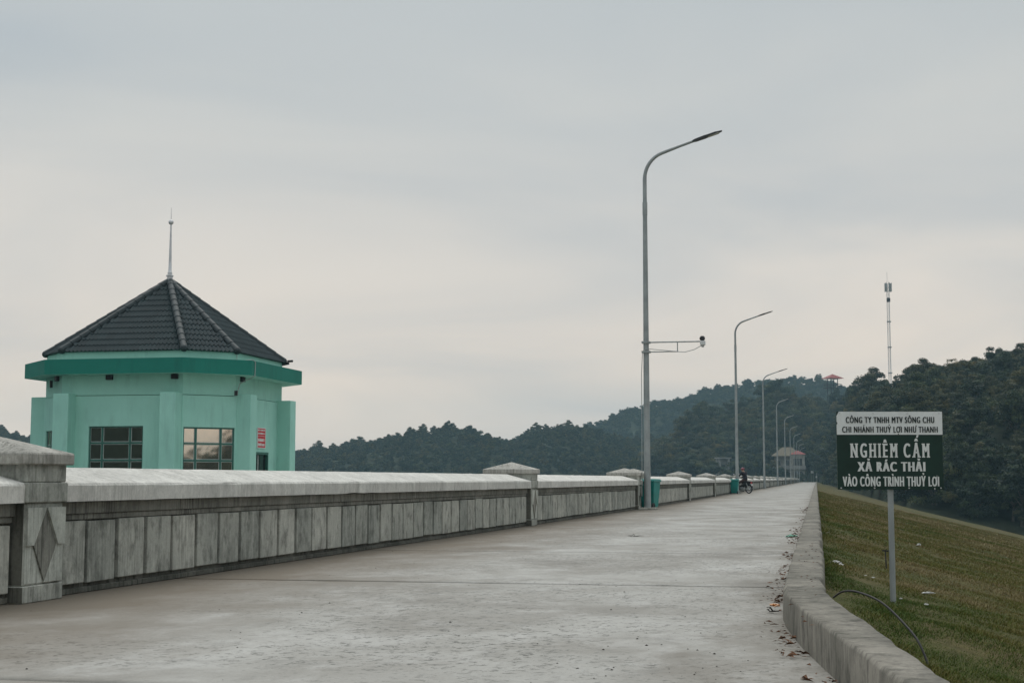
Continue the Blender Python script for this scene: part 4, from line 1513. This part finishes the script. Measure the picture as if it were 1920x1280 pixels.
letters('VÀO CÔNG TRÌNH THUỶ LỢI', 1577, 1757, 893, 911, M['sign_text'], 0.07, 1.2)
b = MB(); b.bar((-0.025, 0.05, 0.50), (-0.075, 0.06, 0.505), 0.012, 0.012); b.bar((-0.05, 0.06, 0.50), (-0.045, 0.06, 0.36), 0.02, 0.006)
b.build('bracket', M['black'], sg)

# ================================================================== hose, litter, leaves
hz = MB()
k0 = Vector((2.02, 9.05, 0.20))
pts = [Vector((1.93, 8.75, 0.225)), Vector((1.96, 8.62, 0.27)), Vector((2.02, 8.5, 0.275)), Vector((2.10, 8.3, 0.235)), Vector((2.16, 8.1, 0.15)), Vector((2.20, 7.9, 0.05)), Vector((2.22, 7.75, -0.10))]
fine = []
for i in range(len(pts) - 1):
    q0, q1, q2, q3 = pts[max(i - 1, 0)], pts[i], pts[i + 1], pts[min(i + 2, len(pts) - 1)]
    for k in range(6):
        f = k / 6
        fine.append(0.5 * ((2 * q1) + (q2 - q0) * f + (2 * q0 - 5 * q1 + 4 * q2 - q3) * f * f + (3 * q1 - q0 - 3 * q2 + q3) * f ** 3))
fine.append(pts[-1])
hz.tube(fine, 0.0062, 8)
prop(hz.build('hose', M['cable'], smooth=True), 'thin dark hose hooked over the kerb and dropping into the grass', 'hose')

def ground_at(u, y, z):
    d = (EYE - z) * FPX / (y - 898)
    return Vector(((u - 960) / FPX * d, d, z))
def crumple(name, loc, r, mat, label, cat, sx=1.0, seed=0, flat=0.45):
    bm = bmesh.new()
    bmesh.ops.create_icosphere(bm, subdivisions=3, radius=1.0)
    for v in bm.verts:
        d = v.co.normalized()
        k = 0.65 + 0.55 * noise.noise(d * 2.2 + Vector((seed, 0, 0))) + 0.22 * noise.noise(d * 6 + Vector((0, seed, 0)))
        v.co = Vector((d.x * k * r * sx, d.y * k * r, max(-0.3, d.z * k) * r * flat + r * flat * 0.28))
    me = bpy.data.meshes.new(name)
    bm.to_mesh(me); bm.free()
    return prop(link(name, me, mat, None, loc, (0, 0, seed)), label, cat)
crumple('plastic_bag', ground_at(1480, 1005, 0.0), 0.11, M['bag_green'], 'crumpled green plastic bag on the road beside the kerb', 'bag', 1.5, 1.0, 0.4)
crumple('food_wrapper', ground_at(1447, 1131, 0.0), 0.045, M['wrap_orange'], 'small orange wrapper lying by the kerb bend', 'wrapper', 1.5, 2.0, 0.35)
def slope_at(u, y):
    lo_, hi_ = 4.0, 160.0
    for _ in range(60):
        d = (lo_ + hi_) / 2
        X = (u - 960) / FPX * d
        s, l = dam_inv(X, d)
        zray = EYE - (y - 898) / FPX * d
        if zray > slope_z(s, l) + bumpy(X, d):
            lo_ = d
        else:
            hi_ = d
    return Vector((X, d, zray + 0.03))
crumple('paper_scrap', slope_at(1732, 1114), 0.045, M['litter'], 'long white paper scrap in the grass near the sign post', 'litter', 1.9, 3.0, 0.35)
crumple('plastic_cup', slope_at(1716, 1023), 0.05, M['litter'], 'white crumpled plastic scrap up the grass slope beyond the post', 'litter', 1.2, 4.0, 0.7)
crumple('foam_piece', slope_at(1560, 1060), 0.10, M['litter'], 'pale foam piece against the back of the kerb', 'litter', 1.5, 5.0, 0.4)
for i, (u, y) in enumerate(((1616, 1081), (1630, 1085), (1727, 1136), (1548, 1000), (1878, 1044), (1680, 1125))):
    o = crumple('white_litter', slope_at(u, y), random.uniform(0.012, 0.022), M['litter'], 'tiny white scrap of litter lying in the grass', 'litter', 1.3, 6.0 + i, 0.5)
    o['group'] = 'white scraps in the grass'
def twig(loc, seed, label):
    rd = random.Random(seed)
    b = MB()
    for k in range(6):
        a = rd.uniform(0, 6.28); L = rd.uniform(0.05, 0.16)
        p = Vector((rd.uniform(-.05, .05), rd.uniform(-.05, .05), 0.01))
        b.tube([p, p + Vector((math.cos(a) * L * .5, math.sin(a) * L * .5, rd.uniform(0.005, 0.04))), p + Vector((math.cos(a) * L, math.sin(a) * L, 0.012))], [0.004, 0.003, 0.0015], 5)
    return prop(b.build('twig', M['pod'], None, loc=loc), label, 'twig')
twig(ground_at(1187, 1005, 0.0), 4, 'small dry twig cluster lying in the middle of the road')
twig(ground_at(1436, 1143, 0.0), 6, 'bent dry twig lying by the orange wrapper')
# dry leaves drifted along the kerb: curled rhombi
random.seed(9)
V, F = [], []
def leaf(c, L, seed):
    rd = random.Random(seed)
    a = rd.uniform(0, 6.28)
    t = Vector((math.cos(a), math.sin(a), rd.uniform(-.2, .2))); w = Vector((-math.sin(a), math.cos(a), rd.uniform(-.4, .4)))
    k = len(V)
    up_ = Vector((0, 0, rd.uniform(0.1, 0.5) * L))
    V.extend([tuple(c - t * L), tuple(c + w * L * 0.35 + up_), tuple(c + t * L), tuple(c - w * L * 0.35 + up_), tuple(c)])
    F.extend([(k, k + 4, k + 1), (k + 1, k + 4, k + 2), (k + 2, k + 4, k + 3), (k + 3, k + 4, k)])
for i in range(900):
    s = 6 + 44 * random.random() ** 1.2
    cl = noise.noise(Vector((s * 0.55, 3.3, 0)))
    if cl < 0.02 and random.random() < 0.9:
        continue
    if s < 10.2:
        X = interp([(5.2, 1.385), (6.6, 1.49), (7.9, 1.59), (9.6, 1.79)], s) - abs(random.gauss(0, 0.09)) - 0.02
        p = Vector((X, s, 0.012))
    else:
        p = dam(s, -0.26 - abs(random.gauss(0, 0.085)), 0.012)
    leaf(p, random.uniform(0.012, 0.034), i)
for i in range(120):
    s = random.uniform(7, 16); p = dam(s, random.uniform(-0.16, 0.0), 0.243)
    if random.random() < 0.25:
        leaf(p, random.uniform(0.01, 0.02), 2000 + i)
prop(link('fallen_leaves', np_mesh('fallen_leaves', V, F), M['dry_leaf']), 'brown dry leaves drifted along the foot of the kerb', 'leaves', None, 'stuff')
# scattered pods and grit on the road
V, F = [], []
for i in range(420):
    s, l = 4 + 34 * random.random() ** 1.5, random.uniform(-5.6, -0.35)
    if i < 60:
        s, l = random.uniform(5.5, 9.5), random.uniform(-1.2, -0.35)
    p = dam(s, l, 0.0)
    r = random.uniform(0.003, 0.007) if i % 6 else random.uniform(0.006, 0.011)
    k = len(V)
    V += [(p.x - r, p.y, 0.001), (p.x, p.y - r, 0.001), (p.x + r, p.y, 0.001), (p.x, p.y + r, 0.001), (p.x, p.y, r * 0.7)]
    F += [(k, k + 1, k + 4), (k + 1, k + 2, k + 4), (k + 2, k + 3, k + 4), (k + 3, k, k + 4)]
prop(link('road_grit', np_mesh('road_grit', V, F), M['pod']), 'dark seed pods and grit scattered over the concrete road', 'grit', None, 'stuff')

# ================================================================== grass blades on the slope
def blades():
    rs = np.random.default_rng(4)
    n = 640000
    Zd = 3.5 + 105 * rs.random(n) ** 2.1
    U = 1525 + 560 * rs.random(n)
    X = (U - 960) / FPX * Zd
    s = X * DV.x + Zd * DV.y; l = X * RV.x + Zd * RV.y
    lim = np.interp(s, [k[0] for k in KO], [k[1] for k in KO])
    lim = np.where(s > KO[-1][0], 0.04, lim)
    keep = (l > lim + 0.02) & (l < 26)
    X, Zd, s, l = X[keep], Zd[keep], s[keep], l[keep]
    bz = np.array([bumpy(x, y) for x, y in zip(X, Zd)]) * np.clip((l - 0.1) / 0.5, 0, 1)
    z = 0.05 - 0.24 * (l - 0.04) + bz - 0.01
    pat = np.array([noise.noise(Vector((x * 0.5, y * 0.35, 5.0))) for x, y in zip(X, Zd)])
    pat2 = np.array([noise.noise(Vector((x * 2.2, y * 1.6, 9.0))) for x, y in zip(X, Zd)])
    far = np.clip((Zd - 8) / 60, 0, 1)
    m = len(X)
    h = (0.010 + 0.022 * rs.random(m)) * (1 + 0.8 * pat2) * (1 + 1.6 * far)
    w = (0.0018 + 0.0024 * rs.random(m)) * (1 + 3.5 * far)
    a = rs.random(m) * 6.283
    lean = rs.normal(size=(m, 2)) * 0.75
    base = np.stack([X, Zd, z], 1)
    side_ = np.stack([np.cos(a), np.sin(a), np.zeros(m)], 1) * w[:, None]
    tip = base + np.stack([lean[:, 0] * h, lean[:, 1] * h, h], 1)
    V = np.stack([base - side_, base + side_, tip], 1).reshape(-1, 3)
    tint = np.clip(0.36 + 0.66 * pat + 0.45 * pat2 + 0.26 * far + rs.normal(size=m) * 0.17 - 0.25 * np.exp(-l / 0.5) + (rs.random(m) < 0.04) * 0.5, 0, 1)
    return V, np.arange(len(V)).reshape(-1, 3), np.repeat(tint, 3)
gv, gf, gt = blades()
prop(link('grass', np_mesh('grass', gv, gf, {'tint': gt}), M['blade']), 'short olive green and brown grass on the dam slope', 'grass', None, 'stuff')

# ================================================================== far end of the dam
def on_ray(u, d, z=0.0):
    return Vector(((u - 960) / FPX * d, d, z))
# two-storey house
hp = on_ray(1474, 482)
house = empty('house', hp, R(-12), 'two storey grey house with a tan hipped roof and balcony at the dam end', 'house')
b = MB(); b.box(-4.2, 4.2, 0, 7, -0.6, 8.6); b.build('wall', M['plaster'], house)
b = MB(); b.box(-4.7, 4.7, -1.6, 0.3, 4.2, 4.5); b.box(-4.7, 4.7, -1.6, -1.5, 4.5, 5.5); b.build('balcony', M['white_plaster'], house)
for x in (-4.4, -1.5, 1.5, 4.4):
    b = MB(); b.box(x - 0.18, x + 0.18, -1.6, -1.25, -0.6, 4.19); b.build('column', M['white_plaster'], house)
b = MB(); b.add([(-5.2, -1.8, 8.6), (5.2, -1.8, 8.6), (5.2, 7.8, 8.6), (-5.2, 7.8, 8.6), (-1.6, 3, 11.6), (1.6, 3, 11.6)], [(0, 1, 5, 4), (1, 2, 5), (2, 3, 4, 5), (3, 0, 4), (3, 2, 1, 0)])
b.build('roof', M['yellow_roof'], house)
for z in (1.0, 5.2):
    for x in (-2.8, 0, 2.8):
        b = MB(); b.box(x - 0.7, x + 0.7, -0.06, 0.04, z, z + 2.0); w = b.build('window', M['dark_glass'], house)
        b = MB(); b.box(x - 0.82, x - 0.7, -0.08, 0.03, z, z + 2.0); b.box(x + 0.7, x + 0.82, -0.08, 0.03, z, z + 2.0); b.box(x - 0.82, x + 0.82, -0.08, 0.03, z + 2.0, z + 2.12); b.build('frame', M['white_plaster'], w)
an = empty('annex', on_ray(1494, 470), R(-12), 'low grey annex with a small red roof beside the tan roofed house', 'house')
b = MB(); b.box(-2.2, 2.2, 0, 4, -0.6, 9.0); b.build('wall', M['plaster'], an)
b = MB(); b.add([(-2.7, -.5, 9.0), (2.7, -.5, 9.0), (2.7, 4.5, 9.0), (-2.7, 4.5, 9.0), (0, 2, 10.3)], [(0, 1, 4), (1, 2, 4), (2, 3, 4), (3, 0, 4), (3, 2, 1, 0)]); b.build('roof', M['red_roof'], an)
for z in (1.2, 5.4):
    b = MB(); b.box(-1.4, 1.4, -0.06, 0.04, z, z + 2.2); b.build('window', M['dark_glass'], an)
b = MB(); b.box(-2.5, 2.5, -1.2, 0, 4.2, 4.45); b.box(-2.5, 2.5, -1.2, -1.1, 4.45, 5.3); b.build('balcony', M['white_plaster'], an)
pv = empty('pavilion', on_ray(1356, 470), R(5), 'small white columned pavilion among the trees at the dam end', 'building')
b = MB(); b.box(-1.9, 1.9, 1.0, 3.4, 2.2, 7.6); b.build('wall', M['white_plaster'], pv)
for x in (-1.8, 1.2):
    b = MB(); b.box(x, x + 0.75, -0.2, 0.5, 0.5, 7.6); b.build('column', M['white_plaster'], pv)
b = MB(); b.box(-2.3, 2.4, -0.6, 3.7, 7.62, 8.0); b.build('roof', M['white_plaster'], pv)
b = MB(); b.box(-0.6, 0.7, 0.93, 1.05, 2.4, 5.8); b.build('door', M['dark_glass'], pv)
# retaining bank under the grove
b = MB(); b.add([on_ray(1120, 474, -2), on_ray(1500, 476, -2), on_ray(1500, 480, 2.4), on_ray(1120, 480, 1.6)], [(0, 1, 2, 3)])
prop(b.build('bank', M['forest_floor']), kind='structure')
eb = empty('end_board', on_ray(1520.5, 472), 0, 'small white board on two posts where the road ends', 'sign')
b = MB(); b.box(-0.45, 0.45, -0.02, 0.02, 2.9, 3.7); b.build('board', M['sign_white'], eb)
for x in (-0.35, 0.35):
    b = MB(); b.tube([(x, 0.05, -0.2), (x, 0.05, 3.6)], 0.04, 6); b.build('post', M['steel'], eb)
gp = empty('gate_post', on_ray(1529, 452), 0, 'thin grey post standing at the far end of the kerb', 'post')
b = MB(); b.tube([(0, 0, -0.2), (0, 0, 5.6)], 0.09, 8); b.build('shaft', M['steel'], gp)
b = MB(); b.box(-0.3, 0.1, -0.06, 0.06, 1.4, 1.9); b.build('plate', M['sign_white'], gp)

# watch tower with red roof on the ridge
wt = empty('watch_tower', on_ray(1562, 560, 24.5), 0.3, 'open watch tower with a red roof standing above the trees', 'tower')
for x in (-1.5, 1.5):
    for y in (-1.5, 1.5):
        b = MB(); b.bar((x, y, 0), (x * 0.95, y * 0.95, 15.6), 0.28); b.build('leg', M['black'], wt)
b = MB(); b.box(-2.6, 2.6, -2.6, 2.6, 11.6, 11.9); b.build('deck', M['black'], wt)
rl = MB()
for z in (12.5, 13.1):
    for s_ in (-1, 1):
        rl.box(-2.6, 2.6, s_ * 2.55 - 0.05, s_ * 2.55 + 0.05, z, z + 0.14); rl.box(s_ * 2.55 - 0.05, s_ * 2.55 + 0.05, -2.5, 2.5, z, z + 0.14)
rl.build('railing', M['black'], wt)
b = MB(); b.add([(-3.3, -3.3, 15.4), (3.3, -3.3, 15.4), (3.3, 3.3, 15.4), (-3.3, 3.3, 15.4), (0, 0, 17.2)], [(0, 1, 4), (1, 2, 4), (2, 3, 4), (3, 0, 4), (3, 2, 1, 0)])
b.build('roof', M['red_roof'], wt)

# telecom mast
mt = empty('telecom_mast', on_ray(1671, 390, 16), 0.4, 'slender white lattice telecom mast rising behind the hill trees', 'mast')
MH, mw = 38.5, 0.42
cr_ = [Vector((mw * math.cos(a), mw * math.sin(a), 0)) for a in (0.3, 2.39, 4.49)]
lg = MB()
for c in cr_:
    lg.tube([c, c + Vector((0, 0, MH))], 0.075, 6)
lg.build('lattice_leg', M['white_steel'], mt)
br = MB()
z = 0.0; k = 0
while z < MH - 1:
    for j in range(3):
        br.bar(cr_[j] + Vector((0, 0, z)), cr_[(j + 1) % 3] + Vector((0, 0, z + 1.0)), 0.05)
        br.bar(cr_[(j + 1) % 3] + Vector((0, 0, z + 1.0)), cr_[j] + Vector((0, 0, z + 1.0)), 0.05)
    z += 1.0
br.build('bracing', M['white_steel'], mt)
for z in (13.5, 20.5, 27.5):
    b = MB(); b.lathe([(0.62, z), (0.62, z + 0.25)], 6); b.build('flange', M['steel'], mt)
b = MB(); b.lathe([(0.45, 33.0), (0.5, 33.2), (0.5, 34.0), (0.3, 34.2)], 10); b.build('radio_unit', M['lamp'], mt)
for a in (0.2, 1.25, 2.3, 3.35, 4.4, 5.45):
    p = Vector((0.85 * math.cos(a), 0.85 * math.sin(a), 0))
    b = MB(); b.bar(p + Vector((0, 0, 35.8)), p + Vector((0, 0, 38.2)), 0.24, 0.14); b.bar(Vector((0, 0, 37)), p + Vector((0, 0, 37)), 0.07); b.build('panel_antenna', M['steel'], mt)
b = MB(); b.tube([(-0.3, 0, 38.3), (-0.3, 0, 41.2)], 0.035, 6); b.build('lightning_rod', M['steel'], mt)

# ================================================================== motorbike and rider
BIKE = on_ray(1388.5, 95.2)
BRZ = R(40)
bike = empty('motorbike', BIKE, BRZ, 'dark step-through motorbike by the second lamp pole with a person astride', 'motorbike')
for y in (0.62, -0.62):
    t_ = MB(); t_.torus((0, y, 0.285), (1, 0, 0), 0.245, 0.042, 28, 8)
    wh = t_.build('wheel', M['black'], bike, smooth=True)
    r_ = MB(); r_.torus((0, y, 0.285), (1, 0, 0), 0.2, 0.014, 24, 6); r_.tube([(-0.05, y, 0.285), (0.05, y, 0.285)], 0.05, 10)
    for k in range(8):
        a = k * math.pi / 4
        r_.bar((0, y, 0.285), (0, y + 0.2 * math.cos(a), 0.285 + 0.2 * math.sin(a)), 0.008)
    r_.build('rim', M['silver'], wh)
    m_ = MB()
    pts = [(0, y + 0.3 * math.cos(a), 0.285 + 0.3 * math.sin(a)) for a in np.linspace(R(20), R(165), 9)]
    m_.tube(pts, 0.05, 8); m_.build('mudguard', M['black'], bike, smooth=True)
b = MB(); b.tube([(0, -0.75, 0.72), (0, -0.45, 0.66), (0, -0.15, 0.52), (0, 0.2, 0.42), (0, 0.34, 0.60), (0, 0.42, 0.92)], [0.07, 0.13, 0.13, 0.09, 0.1, 0.09], 12)
b.build('body', M['black'], bike, smooth=True)
b = MB(); b.ell((0, -0.42, 0.775), (0.13, 0.40, 0.055), 14, 8); b.build('seat', M['black'], bike, smooth=True)
b = MB(); b.box(-0.12, 0.12, -0.2, 0.28, 0.2, 0.42); b.tube([(-0.13, 0, 0.3), (0.13, 0, 0.3)], 0.1, 12); b.build('engine', M['steel'], bike, 0.02)
for sx in (-1, 1):
    b = MB(); b.tube([(sx * 0.07, 0.62, 0.285), (sx * 0.07, 0.47, 0.82)], 0.024, 8); b.build('fork', M['steel'], bike)
    b = MB(); b.tube([(sx * 0.09, -0.62, 0.3), (sx * 0.1, -0.5, 0.68)], 0.03, 8); b.build('shock_absorber', M['steel'], bike)
    b = MB(); b.add([(sx * 0.09, 0.36, 0.3), (sx * 0.22, 0.40, 0.34), (sx * 0.21, 0.46, 0.84), (sx * 0.08, 0.44, 0.92), (sx * 0.09, 0.40, 0.3), (sx * 0.22, 0.44, 0.34), (sx * 0.21, 0.50, 0.84), (sx * 0.08, 0.48, 0.92)],
                    [(0, 1, 2, 3), (7, 6, 5, 4), (0, 1, 5, 4), (1, 2, 6, 5), (2, 3, 7, 6), (3, 0, 4, 7)]); b.build('leg_shield', M['lamp'], bike)
    b = MB(); b.tube([(0, 0.43, 1.0), (sx * 0.2, 0.40, 1.03), (sx * 0.34, 0.33, 1.02)], 0.015, 8); b.build('handlebar', M['steel'], bike)
    b = MB(); b.tube([(sx * 0.22, 0.40, 1.04), (sx * 0.27, 0.42, 1.2)], 0.007, 6); b.ell((sx * 0.28, 0.42, 1.24), (0.065, 0.015, 0.045), 10, 6); b.build('mirror', M['silver'], bike)
b = MB(); b.ell((0, 0.5, 0.97), (0.1, 0.07, 0.09), 12, 8); b.build('headlight', M['white_steel'], bike, smooth=True)
b = MB(); b.box(-0.06, 0.06, -0.86, -0.80, 0.66, 0.73); b.build('tail_light', M['red'], bike, 0.01)
b = MB(); b.box(-0.09, 0.09, -0.905, -0.895, 0.50, 0.63); b.build('number_plate', M['litter'], bike)
b = MB(); b.tube([(0.13, 0.1, 0.22), (0.16, -0.3, 0.22), (0.17, -0.8, 0.34)], [0.025, 0.035, 0.045], 10); b.build('exhaust', M['steel'], bike, smooth=True)
b = MB(); b.bar((-0.13, 0.05, 0.2), (-0.30, 0.0, 0.015), 0.02); b.build('side_stand', M['steel'], bike)

def person():
    J = {'pel': (0, -0.33, 0.90, .150), 'bel': (0, -0.31, 1.03, .145), 'che': (0, -0.24, 1.24, .165), 'shc': (0, -0.19, 1.36, .11), 'nec': (0, -0.15, 1.44, .055), 'jaw': (0, -0.11, 1.50, .075), 'hed': (0, -0.115, 1.575, .098), 'top': (0, -0.125, 1.645, .07)}
    E = [('pel', 'bel'), ('bel', 'che'), ('che', 'shc'), ('shc', 'nec'), ('nec', 'jaw'), ('jaw', 'hed'), ('hed', 'top')]
    for sx, t in ((-1, 'l'), (1, 'r')):
        J.update({'sh' + t: (sx * .18, -0.19, 1.345, .075), 'el' + t: (sx * .27, 0.0, 1.13, .055), 'wr' + t: (sx * .30, 0.24, 1.06, .04), 'ha' + t: (sx * .305, 0.31, 1.045, .042),
                  'hi' + t: (sx * .11, -0.28, 0.87, .105), 'kn' + t: (sx * .21, 0.12, 0.68, .075), 'an' + t: (sx * .21, 0.02, 0.31, .048), 'he' + t: (sx * .21, -0.02, 0.26, .045), 'to' + t: (sx * .22, 0.17, 0.25, .04)})
        E += [('shc', 'sh' + t), ('sh' + t, 'el' + t), ('el' + t, 'wr' + t), ('wr' + t, 'ha' + t), ('pel', 'hi' + t), ('hi' + t, 'kn' + t), ('kn' + t, 'an' + t), ('an' + t, 'he' + t), ('he' + t, 'to' + t)]
    keys = list(J)
    me = bpy.data.meshes.new('person')
    me.from_pydata([J[k][:3] for k in keys], [(keys.index(a), keys.index(b_)) for a, b_ in E], [])
    o = bpy.data.objects.new('person', me)
    COL.objects.link(o)
    md = o.modifiers.new('skin', 'SKIN')
    if not me.skin_vertices:
        bpy.context.view_layer.objects.active = o
    sk = me.skin_vertices[0].data if me.skin_vertices else None
    if sk:
        for i, k in enumerate(keys):
            sk[i].radius = (J[k][3], J[k][3])
            sk[i].use_root = (k == 'pel')
    sb = o.modifiers.new('sub', 'SUBSURF'); sb.levels = 2; sb.render_levels = 2
    bpy.context.view_layer.update()
    ev = bpy.data.meshes.new_from_object(o.evaluated_get(bpy.context.evaluated_depsgraph_get()))
    o.modifiers.clear()
    bpy.data.objects.remove(o)
    for m in (M['jacket'], M['trousers'], M['skin'], M['black']):
        ev.materials.append(m)
    for p in ev.polygons:
        c = p.center
        p.material_index = 0
        p.use_smooth = True
        if c.z > 1.43 and abs(c.x) < 0.13:
            p.material_index = 2
        elif c.z < 0.33 and c.y > -0.3:
            p.material_index = 3
        elif c.z < 0.93 and abs(c.x) < 0.34:
            p.material_index = 1
        if c.y > 0.25 and c.z > 0.98:
            p.material_index = 2
    return ev
M['jacket'] = m_plain('dark_jacket', (0.022, 0.022, 0.028), 0.85, 0.2, var=0.3)
M['trousers'] = m_plain('brown_trousers', (0.075, 0.052, 0.05), 0.85, 0.2, var=0.3)
M['skin'] = m_plain('skin', (0.42, 0.25, 0.18), 0.6, 0.3, var=0.05)
M['maroon'] = m_plain('maroon_helmet', (0.15, 0.022, 0.04), 0.4, 0.4, var=0.2)
pe = link('person', person(), None, None, BIKE, (0, 0, BRZ))
prop(pe, 'person in a dark jacket and dark red helmet sitting on a motorbike', 'person')
V, F = [], []
b = MB()                                    # half-shell helmet with a short peak
hv, hf_ = [], []
for j in range(7):
    t = R(100) * j / 6
    for i in range(16):
        a = 2 * math.pi * i / 16
        hv.append((0.118 * math.sin(t) * math.cos(a), 0.135 * math.sin(t) * math.sin(a) - 0.12, 1.575 + 0.125 * math.cos(t)))
for j in range(6):
    for i in range(16):
        hf_.append((j * 16 + i, (j + 1) * 16 + i, (j + 1) * 16 + (i + 1) % 16, j * 16 + (i + 1) % 16))
b.add(hv, hf_)
b.add([(-0.09, -0.01, 1.575), (0.09, -0.01, 1.575), (0.06, 0.07, 1.56), (-0.06, 0.07, 1.56), (-0.09, -0.01, 1.59), (0.09, -0.01, 1.59), (0.06, 0.07, 1.57), (-0.06, 0.07, 1.57)],
      [(0, 1, 2, 3), (4, 5, 6, 7), (0, 1, 5, 4), (1, 2, 6, 5), (2, 3, 7, 6), (3, 0, 4, 7)])
b.build('helmet', M['maroon'], pe, smooth=True)
b = MB(); b.ell((0, -0.008, 1.535), (0.014, 0.02, 0.022), 8, 6)
b.build('nose', M['skin'], pe, smooth=True)
for sx in (-1, 1):
    b = MB(); b.ell((sx * 0.036, -0.022, 1.562), (0.013, 0.008, 0.008), 8, 6); b.build('eye', M['black'], pe, smooth=True)

# ================================================================== haze: the air itself
hm = bpy.data.materials.new('haze_air')
hm.use_nodes = True
hn, hl = hm.node_tree.nodes, hm.node_tree.links
hn.clear()
ho = hn.new('ShaderNodeOutputMaterial')
hv_ = hn.new('ShaderNodeVolumePrincipled')
hv_.inputs['Color'].default_value = (0.54, 0.86, 1.0, 1)
hv_.inputs['Density'].default_value = 0.00027
hv_.inputs['Anisotropy'].default_value = 0.0
hl.new(hv_.outputs[0], ho.inputs['Volume'])
hb = MB().box(-1560, 1560, -1560, 1560, -16.5, 80)
prop(hb.build('haze', hm), 'thin pale haze filling the air over the lake and hills', 'haze', None, 'stuff')
